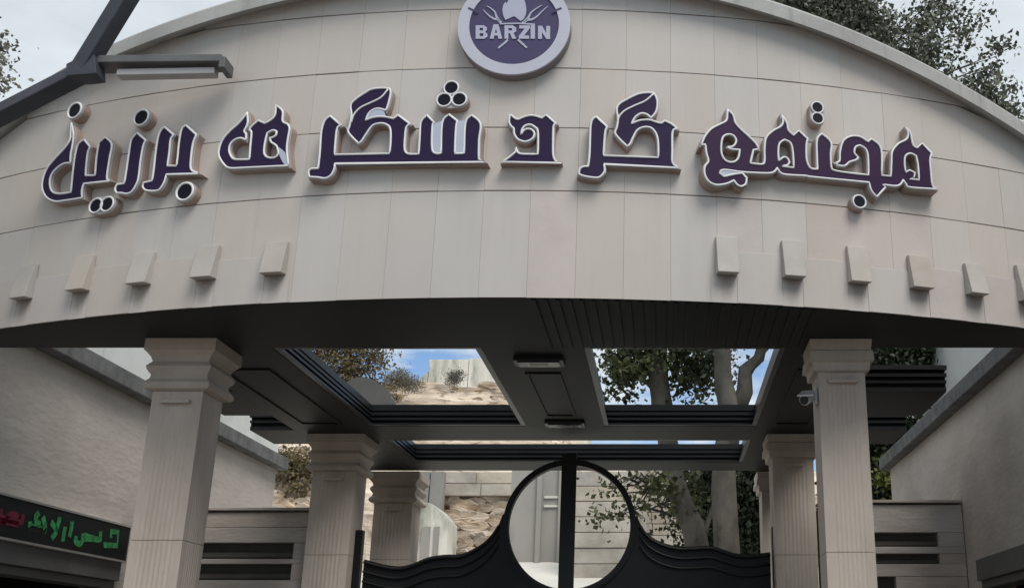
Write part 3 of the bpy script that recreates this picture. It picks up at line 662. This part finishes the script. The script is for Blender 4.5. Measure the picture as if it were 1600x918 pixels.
o4 = cv([(295,130),(345,180),(365,250),(430,320),(480,365),(545,430),(572,480),(525,490),(510,550),(497,608),(600,618),(625,590),(625,480),(640,380),(700,320),(770,280),(792,235),(780,180),(825,250),(838,312),(885,360),(932,318),(1012,388),(1000,440),(1000,560),(1020,630),(1050,657),(1100,662),(1095,560),(1095,400),(1135,345)], *ZH) + \
     cv([(65,163),(158,248),(155,350),(162,470),(190,500),(300,520),(495,542),(490,380),(470,310),(420,276),(380,290),(368,340),(403,385),(380,408),(325,425),(280,460),(220,455),(203,432),(235,415),(240,330),(270,235),(340,195),(420,200),(490,245),(520,218),(607,305),(612,545),(695,552),(700,420),(708,330),(762,262),(835,222),(850,170),(835,120),(870,165),(892,270),(930,300),(975,258),(1062,345),(1045,400),(1052,500),(1067,630),(1107,668),(870,652),(830,620),(805,585),(780,625),(730,640),(622,626),(645,650),(570,738),(520,680),(500,608),(0,560)], *ZI) + \
     cv([(1000,722),(830,712),(770,695),(738,650),(710,685),(650,698),(430,688),(260,668),(222,695),(262,728),(350,708),(425,698),(465,740),(455,795),(415,818),(380,800),(350,762),(290,790),(200,803),(130,775),(90,710),(90,640),(122,590),(105,520),(95,440),(60,445),(90,370),(150,300),(230,258),(282,228),(292,170)], *ZH)
letter('raised_letter', 'longest purple letter group at the right end, with looped letters and a curling tail', o4,
       holes=[cv([(300,350),(350,365),(372,410),(345,455),(292,466),(330,482),(403,488),(390,560),(350,597),(290,592),(250,550),(236,480),(250,380)], *ZH),
              cv([(805,398),(860,430),(880,520),(887,648),(780,634),(830,625),(848,600),(830,565),(795,555),(752,588),(748,500),(760,430)], *ZH),
              cv([(870,348),(920,370),(937,450),(948,585),(862,574),(905,560),(908,520),(865,498),(828,518),(818,440),(825,372)], *ZI)],
       infills=[cv([(432,684),(260,664),(218,695),(262,732),(350,713),(425,702)], *ZH)], face='face_r', group=W1)
GD = 'round dot boxes of the lettering'
def dots(label, cs_): letter('letter_dot', label, None, circs=cs_, cat='letter dot', group=GD)
dots('single grey-faced dot box at the far left, high above the round bowl', [(117.8, 173.4, 8.5)])
dots('single dot box high above the hooked second letter', [(221.7, 184.2, 9.5)])
dots('pair of dark dots side by side hanging low at the far left', [(150.7, 321.7, 8.3), (168.5, 319.3, 8.3)])
dots('single dark dot below the two-stemmed letter on the left', [(289.6, 299.8, 11)])
dots('three dots in a triangle above the three teeth', [(705.4, 138, 9.8), (694.2, 156.8, 9.8), (717.8, 155.9, 9.8)])
dots('two dots one above the other, high over the right-hand word', [(1276.6, 168.6, 7.8), (1277.2, 185.5, 7.8)])
dots('single dark dot hanging below the right-hand word', [(1342.3, 315.4, 8.5)])

# ================================================================ ROUND LOGO SIGN
lc = onArc(803.5, 39.7, .11); la = s_of(lc) / AR
logo = thing('round_sign', 'round purple sign with pale ring, flame and crossed forks at the top centre', 'sign', lc, la)
ln_ = Vector((math.sin(la), -math.cos(la), 0)); lt = Vector((math.cos(la), math.sin(la), 0))
def ll(x, y):
    u, v = 710 + x / 7.649, y / 7.649; d = Vector(ray(u, v)); E0 = Vector((0, 0, EYE)); t_ = ln_.dot(lc - E0) / ln_.dot(d); q = E0 + d * t_ - lc; return (q.dot(lt), q.z)
RR = .487; RF = .388
MB().plate([circ((0, 0), RR, 96)], .012, .20, back=False).build('drum', M['logoedge'], logo)
MB().plate([circ((0, 0), RR, 96), circ((0, 0), RF, 96)], -.012, .0118).build('ring', M['ring'], logo)
MB().plate([circ((0, 0), RF - .0005, 96)], 0, .0118).build('disc', M['logo'], logo)
def art(name, loops, m='logoart', y0=-.007): return MB().plate([[ll(*p) for p in lp] for lp in loops], y0, -.0005).build(name, M[m], logo)
fl = smooth([(612,245),(590,205),(575,130),(588,65),(612,28),(622,50),(645,10),(640,-60),(680,-130),(750,-215),(735,-130),(800,-60),(845,30),(860,120),(850,190),(825,235),(790,258),(750,225),(712,203),(660,225)])
art('flame', [fl])
def stroke(pts, w_, taper=None):     # strip polygon round a polyline
    P = [Vector(p) for p in pts]; L_ = []; R_ = []
    for i, p in enumerate(P):
        a = P[min(i + 1, len(P) - 1)] - P[max(i - 1, 0)]; a.normalize(); nn = Vector((-a.y, a.x)); k = (w_ if not taper else w_ + (taper - w_) * i / (len(P) - 1)) / 2
        L_.append(p + nn * k); R_.append(p - nn * k)
    return [(q.x, q.y) for q in L_] + [(q.x, q.y) for q in reversed(R_)]
for nm, pts, a, b in (('fork', [(560,280),(520,240),(480,232),(430,205),(385,165),(342,122)], 34, 8), ('fork', [(545,262),(505,205),(485,150),(440,108),(388,78)], 30, 8),
                      ('fork', [(815,285),(870,245),(925,238),(985,205),(1050,140),(1115,85)], 34, 8), ('fork', [(830,270),(885,215),(915,160),(970,115),(1048,68)], 30, 8)):
    art(nm, [stroke(smooth(pts, closed=False), a, b)])
art('fork_bar', [stroke([(545,292),(760,286),(960,298)], 16)], y0=-.0085)
art('fork_handle', [stroke([(640,480),(600,520),(525,580)], 24, 20)]); art('fork_handle', [stroke([(762,480),(810,525),(868,578)], 26, 20)])
for a, b in (((-.405, .165), (-.32, .12)), ((.405, .165), (.32, .12))):
    m = MB(); m.beam((a[0], -.0135, a[1]), (b[0], -.0135, b[1]), .018, .002, up=(0, 1, 0)); m.build('ring_slit', M['logo'], logo)
def word(x, ch):
    y0, y1 = 310, 470; W = 44
    def st(*pts): return stroke(pts, W)
    t_ = {'B': [[(0,y0),(95,y0),(135,335),(135,365),(115,388),(142,415),(142,445),(105,y1),(0,y1)], [(48,340),(88,340),(88,372),(48,372)], [(48,405),(92,405),(92,440),(48,440)]],
          'A': [[(40,y0-12),(100,y0-12),(145,y1),(98,y1),(92,432),(50,432),(42,y1),(-4,y1)], [(70,350),(84,400),(56,400)]],
          'R': [[(0,y0),(100,y0),(140,340),(138,385),(108,400),(140,y1),(92,y1),(66,405),(46,405),(46,y1),(0,y1)], [(46,342),(92,345),(90,372),(46,372)]],
          'Z': [[(0,y0),(128,y0),(128,345),(58,432),(118,432),(118,y1),(-6,y1),(-6,440),(66,348),(0,348)]],
          'I': [[(0,y0-12),(52,y0-12),(52,y1),(0,y1)]],
          'N': [[(0,y0+6),(48,y0+6),(98,400),(98,y0+8),(145,y0+8),(145,y1+4),(100,y1+4),(48,392),(48,y1+2),(0,y1+2)]]}[ch]
    art('sign_letter', [[(x + a, b) for a, b in lp] for lp in t_], y0=-.0075)
for x, ch in ((255, 'B'), (428, 'A'), (600, 'R'), (776, 'Z'), (912, 'I'), (1000, 'N')): word(x, ch)

# ================================================================ LED DISPLAY ON THE LEFT WALL
LX = -6.36
dsp = thing('led_display', 'black message board with green and red script on the left wall', 'display', (LX, 11.6, 2.98))
def dl(u, v): p = atX(u, v, LX); return (p.y - 11.6, p.z - 2.98)
y1_ = dl(199, 848)[0]; y0_ = -3.2; za = dl(100, 797.5)[1]; zb = dl(100, 857)[1]
def dbox(nm, ya, yb, z0, z1, xa, xb, m): return MB().box(xa, xb, ya, yb, z0, z1).build(nm, M[m], dsp)
dbox('case', y0_, y1_, zb, za, -.135, 0, 'screen')
dbox('trim', y0_, y1_ + .02, za, za + .022, -.135, .012, 'silver'); dbox('trim', y0_, y1_ + .02, zb - .022, zb, -.135, .012, 'silver'); dbox('trim', y1_, y1_ + .02, zb + .001, za - .001, -.135, .006, 'steel')
def led(pts, w_, m, nm):
    q = [dl(x / 7.062, 760 + y / 7.062) for x, y in pts]; lp = stroke(smooth(q, closed=False), w_)
    b = MB().plate([lp], 0, -.004); b.v = [(.006 + y, x, z) for x, y, z in b.v]; b.build(nm, M[m], dsp)
for pts in ([(330,380),(325,440),(410,455),(495,485),(490,420),(470,330)], [(425,280),(390,325),(395,380),(440,420)], [(560,390),(590,430),(620,490),(565,570)], [(655,330),(640,400),(610,500)], [(715,440),(700,520),(688,600)],
            [(790,380),(780,470),(762,550)], [(838,540),(825,600),(870,630),(905,600),(910,530),(1000,560),(1100,590),(1108,490)], [(1150,610),(1150,640),(1290,648),(1298,500),(1220,490),(1222,560)]):
    led(pts, .064, 'led_g', 'green_script')
for pts in ([(0,240),(0,330),(120,370),(235,400),(250,300)], [(60,330),(130,300),(200,330)], [(0,370),(80,390),(200,415)], [(-60,300),(-20,360),(60,395)]): led(pts, .06, 'led_r', 'red_script')

# ================================================================ STEEL ARM, TOP LEFT
arm = thing('steel_arm', 'dark branching steel arm crossing the upper left corner of the fascia', 'bracket', (-5.3, 8.4, 6.6))
def ap(u, v, Y): p = atY(u, v, Y); return p - Vector((-5.3, 8.4, 6.6))
node = ap(133, 108, 8.35); lo = ap(-160, 262, 8.75); hi = ap(262, -108, 8.15)
MB().beam(lo, node + Vector((.04, 0, .0)), .12, .155, up=(0, -1, .25)).build('lower_beam', M['steel'], arm, bevel=.012)
MB().beam(node - Vector((.03, 0, .02)), hi, .13, .16, up=(0, -1, .2)).build('upper_beam', M['steel'], arm, bevel=.012)
MB().plate([[(node.x - .10, node.z - .11), (node.x + .08, node.z - .095), (node.x + .15, node.z - .085), (node.x + .13, node.z + .0), (node.x + .10, node.z + .10), (node.x - .03, node.z + .06), (node.x - .12, node.z - .0)]], node.y - .085, node.y + .09).build('gusset', M['steel'], arm, bevel=.008)
a_, b_ = ap(150, 101, 8.42), ap(352, 99, 8.42)
MB().beam(a_, b_, .20, .07).build('cross_arm', M['steel_g'], arm, bevel=.006)
c_ = ap(354, 104, 8.42); MB().box(c_.x - .03, c_.x + .025, c_.y - .10, c_.y + .10, c_.z - .065, c_.z + .045).build('end_plate', M['steel_g'], arm, bevel=.01)
d_, e_ = ap(186, 117, 8.42), ap(338, 114, 8.42)
MB().beam(d_, e_, .10, .06).build('lamp_strip', M['lip'], arm, bevel=.006)

# ================================================================ BACKGROUND WALLS
t = thing('hilltop_wall', 'weathered pale concrete wall along the top of the rocky hill', 'wall', (-3.5, 45.3, 11))
xw = -10.9; i = 0; WY = 45.3
while xw < -4.6:
    w_ = random.uniform(1.5, 1.9) if i else .8; tz = atY(900, 560, WY).z - (.55 if i == 0 else .06 if i == 1 else 0) + random.uniform(-.03, .03)
    MB().hexa([(xw + .01 + 3.5, 0, -2), (xw + w_ - .01 + 3.5, 0, -2), (xw + w_ - .01 + 3.5, .5, -2), (xw + .01 + 3.5, .5, -2),
               (xw + .01 + 3.5 + (.3 if i == 0 else 0), 0, tz - 11 - (.5 if i == 0 else 0)), (xw + w_ - .01 + 3.5, 0, tz - 11), (xw + w_ - .01 + 3.5, .5, tz - 11), (xw + .01 + 3.5 + (.3 if i == 0 else 0), .5, tz - 11 - (.5 if i == 0 else 0))]).build('wall_panel', M['concrete_l'], t, bevel=.02)
    xw += w_; i += 1
# retaining walls behind the gate
BY = 34.0
def X_(u, Y): return atY(u, 800, Y).x
def Z_(v, Y): return atY(900, v, Y).z
t = thing('retaining_wall', 'grey concrete retaining wall with shallow piers seen through the left half of the ring', 'wall', (X_(842, BY), BY, 0)); ox = X_(842, BY)
x0, x1 = X_(797, BY) - ox, X_(893, BY) - ox
MB().box(x0, x1, 0, .5, 2, Z_(725, BY)).build('wall_face', M['concrete'], t)
for u in (838, 872):
    x = X_(u, BY) - ox; MB().box(x, x + .16, -.12, -.001, 2, Z_(727, BY)).build('pier', M['concrete'], t, bevel=.02)
for v in (778, 792): MB().box(X_(850, BY) - ox, x1, -.06, -.002, Z_(v, BY), Z_(v, BY) + .07).build('ledge', M['concrete_l'], t)
def masonry(u0, u1, v0, v1, Y, label, bw=.62, bh=.30, dep=.5):
    x0, x1 = X_(u0, Y), X_(u1, Y); z0, z1 = Z_(v1, Y), Z_(v0, Y); t = thing('masonry_wall', label, 'wall', ((x0 + x1) / 2, Y, 0)); ox = (x0 + x1) / 2
    MB().box(x0 - ox, x1 - ox, .05, dep, z0, z1).build('mortar_core', M['mortar'], t)
    proto = []
    for k in range(4):
        pts = []
        m = MB(); wv = bw * (.86 + .09 * k); e = lambda: random.uniform(0, .018)
        m.hexa([(.006 + e() * .5, e(), .006 + e() * .5), (wv - .006 - e() * .5, e(), .006 + e() * .5), (wv - .012, .12, .012), (.012, .12, .012), (.006 + e() * .5, e(), bh - .006 - e() * .5), (wv - .006 - e() * .5, e(), bh - .006 - e() * .5), (wv - .012, .12, bh - .012), (.012, .12, bh - .012)])
        o = m.build('stone_block', M['masonry'], t, bevel=.015); proto.append((o, wv))
    used = set(); z = z0; cnt = 0
    while z < z1 - bh * .5:
        x = x0 - ox - random.uniform(0, min(.12, bw * .3)) - (bw * .5 if bw < 1 and cnt % 2 else 0)
        while x < x1 - ox - .2:
            k = random.randrange(4); o, wv = proto[k]
            if k not in used: used.add(k); c = o
            else: c = inst(o, 'stone_block', t)
            c.location = (x, random.uniform(-.03, 0), z); x += wv; cnt += 1
        z += bh
    for k, (o, wv) in enumerate(proto):
        if k not in used: bpy.data.objects.remove(o)
    return t
masonry(893, 1010, 736, 905, BY - 2, 'beige block wall seen through the right half of the ring', bw=2.3, bh=.44)
masonry(1000, 1200, 736, 872, BY - .6, 'pale stone block wall behind the leaning tree trunk', bw=.8, bh=.34)
masonry(688, 832, 738, 774, BY + 2.2, 'beige stone wall above the rock face left of the ring', bw=1.3, bh=.40)
t = thing('concrete_buttress', 'pale grey concrete buttress with rounded shoulder behind the left rear pillar', 'buttress', (X_(672, BY - .6), BY - .6, 0)); ox = X_(672, BY - .6)
bp_ = [(-.75, 2)] + [(.52, 2), (.56, Z_(835, BY)), (.45, Z_(812, BY)), (.22, Z_(797, BY)), (-.05, Z_(789, BY)), (-.75, Z_(786, BY))]
MB().plate([smooth(bp_[1:-1], closed=False) + [bp_[-1], bp_[0]]], 0, 1.6).build('body', M['concrete_l'], t, bevel=.03)
MB().box(-.2, .05, -.05, -.001, 3, Z_(826, BY)).build('rib', M['concrete'], t); MB().box(.16, .32, -.05, -.001, 3, Z_(826, BY)).build('rib', M['concrete'], t)
t = thing('panel_wall', 'grey upright panel wall above the rounded buttress', 'wall', (X_(668, BY + 1.6), BY + 1.6, 0)); ox = X_(668, BY + 1.6)
for u0, u1 in ((640, 668), (669, 691)):
    MB().box(X_(u0, BY + 1.6) - ox, X_(u1, BY + 1.6) - ox - .015, 0, .35, 3, Z_(736, BY + 1.6)).build('wall_panel', M['concrete'], t, bevel=.01)

# ================================================================ TREES
def leaves(name, m, parent, clumps, count, size, seed=1, flat=.5, sp=2.6):
    r = np.random.default_rng(seed)
    wts = np.array([c[3] * c[4] * c[5] for c in clumps]) ** .8; wts /= wts.sum()
    idx = r.choice(len(clumps), count, p=wts); cl_ = np.array(clumps)[idx]
    # sub-clusters give light gaps and dark clumps
    K = max(6, count // 26); sub = r.choice(len(clumps), K, p=wts); sc = np.array(clumps)[sub]
    d = r.normal(size=(K, 3)); d /= np.linalg.norm(d, axis=1)[:, None]; rr = r.uniform(.15, 1, K) ** .45
    cen = sc[:, :3] + d * rr[:, None] * sc[:, 3:6]
    j = r.integers(0, K, count); spread = (size * sp) * r.uniform(.5, 1.3, K)
    P = cen[j] + r.normal(size=(count, 3)) * spread[j][:, None] * np.array([1, 1, .6])
    a = r.normal(size=(count, 3)); a /= np.linalg.norm(a, axis=1)[:, None]; b = r.normal(size=(count, 3)); b -= a * (a * b).sum(1)[:, None]; b /= np.linalg.norm(b, axis=1)[:, None]
    s = size * r.uniform(.6, 1.3, count)[:, None]; c_ = np.cross(a, b) * s * .12
    V = np.stack([P - a * s * .5, P + b * s * .32 + c_, P + a * s * .55, P - b * s * .32 + c_], 1).reshape(-1, 3)
    me = bpy.data.meshes.new(name); me.vertices.add(len(V)); me.vertices.foreach_set('co', V.ravel())
    me.loops.add(count * 4); me.loops.foreach_set('vertex_index', np.arange(count * 4)); me.polygons.add(count)
    me.polygons.foreach_set('loop_start', np.arange(count) * 4); me.polygons.foreach_set('loop_total', np.full(count, 4)); me.update(calc_edges=True)
    me.materials.append(m); o = bpy.data.objects.new(name, me); C.objects.link(o)
    if parent: o.parent = parent
    return o
def tree(label, loc, trunk, limbs, clumps, count, size, m='leaf', seed=1, name='plane_tree', bark='bark', group=None, twigs=True, cat='tree', sp=2.6):
    # all geometry in world coordinates, shifted to the root's place
    t = thing(name, label, cat, loc, 0, group); L0 = Vector(loc)
    if trunk:
        tb = MB(); pts = [Vector(p[:3]) - L0 for p in trunk]; rs = [p[3] for p in trunk]
        fine = []; fr = []
        for i in range(len(pts) - 1):
            for k in range(5):
                q = k / 5; p0 = pts[max(i - 1, 0)]; p1 = pts[i]; p2 = pts[i + 1]; p3 = pts[min(i + 2, len(pts) - 1)]
                v = .5 * ((2 * p1) + (-p0 + p2) * q + (2 * p0 - 5 * p1 + 4 * p2 - p3) * q * q + (-p0 + 3 * p1 - 3 * p2 + p3) * q ** 3)
                fine.append(v); fr.append((rs[i] * (1 - q) + rs[i + 1] * q) * (1 + .09 * noise.noise(v * 2.1)))
        fine.append(pts[-1]); fr.append(rs[-1])
        tb.tube(fine, fr, 14); tb.build('trunk', M[bark], t, smooth=True)
    lm = MB(); rr = random.Random(seed)
    for a, b, r0 in limbs:
        a = Vector(a) - L0; b = Vector(b) - L0; P = []; R = []
        for k in range(7):
            q = k / 6; P.append(a.lerp(b, q) + Vector((rr.uniform(-1, 1), rr.uniform(-1, 1), rr.uniform(-.5, 1))) * .045 * (b - a).length * math.sin(q * math.pi)); R.append(r0 * (1 - .8 * q))
        lm.tube(P, R, 8)
    if twigs and trunk:
        top = Vector(trunk[-1][:3]) - L0
        for c in clumps:
            cc = Vector(c[:3]) - L0
            top = min(pts, key=lambda p_: (p_ - cc).length)
            for _ in range(3):
                e = cc + Vector((rr.uniform(-1, 1) * c[3], rr.uniform(-1, 1) * c[4], rr.uniform(-1, 1) * c[5])) * .7
                st_ = top.lerp(cc, rr.uniform(.2, .8)); md = st_.lerp(e, .5) + Vector((0, 0, .15))
                lm.tube([st_, md, e], [.030, .02, .006], 5)
    if lm.v: lm.build('limbs', M[bark], t, smooth=True)
    o = leaves('crown', M[m], t, [(c[0] - loc[0], c[1] - loc[1], c[2] - loc[2], c[3], c[4], c[5]) for c in clumps], count, size, seed, sp=sp)
    return t
def P3(u, v, Y, r): p = atY(u, v, Y); return (p.x, p.y, p.z, r)
def CL(u, v, Y, rx, ry, rz): p = atY(u, v, Y); return (p.x, p.y, p.z, rx, ry, rz)
TY = 22.0
base = (atY(1098, 900, TY).x, TY, .5)
tree('leaning grey plane tree nearest the gate, its trunk crossing the right ceiling opening', base,
     [(base[0] + .25, TY, .3, .28), P3(1090, 860, TY, .24), P3(1071, 800, TY, .21), P3(1052, 745, TY, .205), P3(1042, 680, TY, .21), P3(1034, 630, TY, .22), P3(1027, 545, TY, .20), (-.1, TY, 11.0, .2)],
     [(P3(1060, 770, TY, 0)[:3], P3(975, 770, TY, 0)[:3], .05), (P3(1035, 620, TY, 0)[:3], P3(965, 560, TY, 0)[:3], .07), (P3(1095, 860, TY, 0)[:3], (1.4, 22, 6.2), .06), ((-.1, TY, 10.6), (-1.4, TY, 12.4), .1), ((-.1, TY, 10.6), (1.9, TY, 12.6), .1)],
     [CL(985, 575, TY, .55, .6, .45), CL(1000, 560, TY, .4, .6, .3), CL(1075, 560, TY, .5, .7, .45), CL(1090, 600, TY, .42, .6, .35), CL(965, 615, TY, .35, .5, .15), (-1.2, TY + .4, 9.3, 1.2, 1.2, .6), (.6, TY, 10.2, 1.6, 1.6, 1.0), (-.4, TY, 12, 1.8, 1.6, 1.0), (1.5, TY, 12.8, 1.6, 1.6, 1.2),
      CL(1030, 765, 21.5, .25, .3, .22), CL(1020, 800, 21.5, .16, .2, .10), CL(1080, 770, 22.6, .25, .3, .3), CL(955, 762, 21.5, .20, .3, .16), CL(985, 757, 21.5, .25, .3, .14), CL(1000, 785, 21.5, .13, .2, .09), CL(962, 805, 21.5, .16, .2, .08), CL(1010, 752, 21.5, .2, .2, .1)], 30000, .135, 'leaf', 3, sp=1.9)
b2 = (atY(1148, 900, TY - 1).x, TY - 1, .3)
tree('thick forked grey plane tree whose fork shows in the right ceiling opening', b2,
     [(b2[0], TY - 1, .2, .27), P3(1136, 860, TY - 1, .24), P3(1131, 740, TY - 1, .22), P3(1141, 650, TY - 1, .24), P3(1131, 600, TY - 1, .18), P3(1128, 540, TY - 1, .17), (1.05, TY - 1, 11.0, .14)],
     [(P3(1148, 645, TY - 1, 0)[:3], (2.3, TY - 1, 8.6), .19), ((2.3, TY - 1, 8.6), (3.4, TY, 12.2), .16), (P3(1166, 590, TY - 1, 0)[:3], (2.9, TY - 1, 8.6), .07), ((1.05, TY - 1, 10.8), (2.6, TY + .5, 14.0), .13), ((3.4, TY, 12), (5.2, TY, 12.8), .1)],
     [CL(1115, 570, TY, .35, .6, .3), (2.6, TY, 12.4, 1.3, 1.5, 1.1), (2.2, TY, 14.2, 1.5, 1.6, 1.1), (4.0, TY, 13.3, 1.25, 1.4, 1.05), (5.3, TY, 13.0, 1.1, 1.3, .9), (6.3, TY, 12.4, .9, 1.0, .8), (5.4, TY, 14.6, 1.2, 1.2, .9), (4.1, TY, 11.6, .8, 1.0, .6), (6.9, TY, 13.6, .8, .9, .6), (7.0, TY, 12.2, .6, .7, .35), (7.3, TY, 10.9, .35, .4, .22), (6.5, TY, 11.3, .55, .6, .4), (7.6, TY, 13.2, .4, .4, .3), (5.6, TY, 11.2, .7, .9, .5), (3.6, TY, 15.4, 1.4, 1.4, .9), CL(1505, 45, TY, .5, .6, .42), CL(1558, 85, TY, .38, .5, .28), CL(1455, 15, TY, .5, .6, .4), CL(1530, 120, TY, .4, .5, .25), CL(1565, 165, TY, .28, .4, .15)], 33000, .13, 'leaf_m', 5, sp=1.7)
pb = (2.75, 17.5, 0)
tree('dense dark evergreen tree rising just behind the fascia top at right', pb, [(2.75, 17.5, 0, .2), (2.75, 17.5, 5, .16), (3.0, 17.5, 10, .10), (3.3, 17.5, 12, .04)], [],
     [CL(1328, 20, 17.5, .30, .4, .75), CL(1235, -5, 17.5, .5, .4, .30), CL(1290, 12, 17.5, .35, .4, .3), CL(1345, 60, 17.5, .3, .3, .3), CL(1400, 95, 17.5, .35, .3, .2), (3.3, 17.5, 12.3, .6, .6, 1.0)], 14000, .09, 'leaf_m', 8, name='evergreen_tree')
# dark shrubs between and behind the trunks
tree('dark dense shrubs behind the two plane trunks at right of the gate', (1.9, 25, 3.2), None, [],
     [CL(1098, 790, 25, .35, .5, .8), CL(1120, 800, 25, .55, .6, .9), CL(1165, 790, 25, .45, .6, 1.0), CL(1180, 850, 25, .5, .5, .4), CL(1150, 845, 25, .5, .4, .4), CL(1195, 760, 25, .5, .5, .6), CL(1100, 755, 25, .35, .4, .3)], 14000, .13, 'leaf_d', 11, name='shrub', cat='shrub')
tree('dark hedge tree seen in the slot right of the front right pillar', (4.4, 23, 0), [(5.0, 23.4, 0, .15), (5.0, 23.4, 5, .12), (5.0, 23.4, 7.5, .06)], [],
     [CL(1385, 745, 22.5, .5, .5, .9), CL(1390, 680, 22.5, .5, .5, .5), CL(1400, 800, 22.5, .5, .5, .5), CL(1395, 570, 22.5, .6, .6, .42), CL(1440, 560, 22.5, .45, .5, .4), CL(1450, 540, 22.5, .5, .5, .4), CL(1370, 600, 22.5, .3, .4, .3)], 16000, .13, 'leaf_d', 12, name='hedge_tree', twigs=False)
tree('small yellow-green leafed bush lit up in front of the dark hedge tree', (4.3, 21.5, 0), [(4.3, 21.5, 0, .05), (4.3, 21.5, 4.4, .03)], [], [CL(1388, 745, 21.5, .14, .2, .18)], 260, .11, 'leaf_y', 13, name='bush', twigs=False, cat='bush')
# brown-leafed tree on the left, seen in the left ceiling opening
lx = atY(545, 560, 36)
tree('brown-leafed tree against blue sky in the left ceiling opening', (lx.x, 36, 5), [(lx.x, 36, 4.5, .22), (lx.x, 36, 8.5, .16), (lx.x, 36, 12, .08)], [],
     [CL(500, 548, 36, .8, .8, .5), CL(530, 570, 36, .7, .8, .7), CL(565, 590, 36, .5, .6, .5), CL(590, 560, 36, .35, .5, .6), CL(560, 548, 36, .5, .6, .3), CL(540, 610, 36, .6, .6, .4), CL(590, 610, 36, .35, .5, .3), CL(550, 520, 36, 1.4, 1, .5)], 9000, .11, 'leaf_b', 15, name='brown_tree')
tree('greyish round bush at the left end of the hilltop wall', (atY(625, 590, 42).x, 42, 10.5), None, [], [CL(622, 590, 42, .42, .5, .38), CL(640, 600, 42, .4, .5, .3), CL(610, 600, 42, .3, .4, .3)], 5000, .06, 'leaf_grey', 16, name='bush', cat='bush')
tree('small green bush clinging to the middle of the hilltop wall', (atY(712, 590, 41).x, 41, 11), None, [], [CL(712, 588, 40.8, .28, .15, .22), CL(706, 597, 40.8, .10, .1, .16)], 1800, .055, 'leaf_grey', 17, name='bush', cat='bush')
tree('small dry tuft at the bottom left of the sunlit rock', (atY(618, 622, 40).x, 40, 10), None, [], [CL(616, 622, 40, .25, .2, .15)], 900, .05, 'leaf_b', 18, name='bush', cat='bush')
tree('brown thicket over the rubble between the left pillars', (-10.2, 29.5, 3), None, [], [CL(455, 718, 29.5, .7, .5, .25), CL(475, 760, 29.5, .25, .4, .4), CL(440, 745, 29.5, .2, .3, .3), CL(465, 735, 29.5, .4, .3, .2)], 2600, .09, 'leaf_b', 19, name='thicket', cat='shrub')
# boughs at the far left edge
tl = thing('left_tree', 'grey-green tree whose boughs just enter at the upper left edge', 'tree', (-9.3, 13, 0))
MB().tube([(0, 0, 0), (0, 0, 4), (.1, 0, 8.2)], [.2, .16, .06], 10).build('trunk', M['bark'], tl, smooth=True)
cl0 = [CL(-4, 68, 13, .07, .12, .22), CL(4, 132, 13, .08, .12, .12), CL(-2, 98, 13, .06, .1, .10), CL(-40, 90, 13, .2, .3, .4), CL(-80, 60, 13, .3, .4, .5)]
leaves('crown', M['leaf_grey'], tl, [(c[0] + 9.3, 0 + c[1] - 13, c[2], c[3], c[4], c[5]) for c in cl0], 3600, .075, 21, sp=1.6)
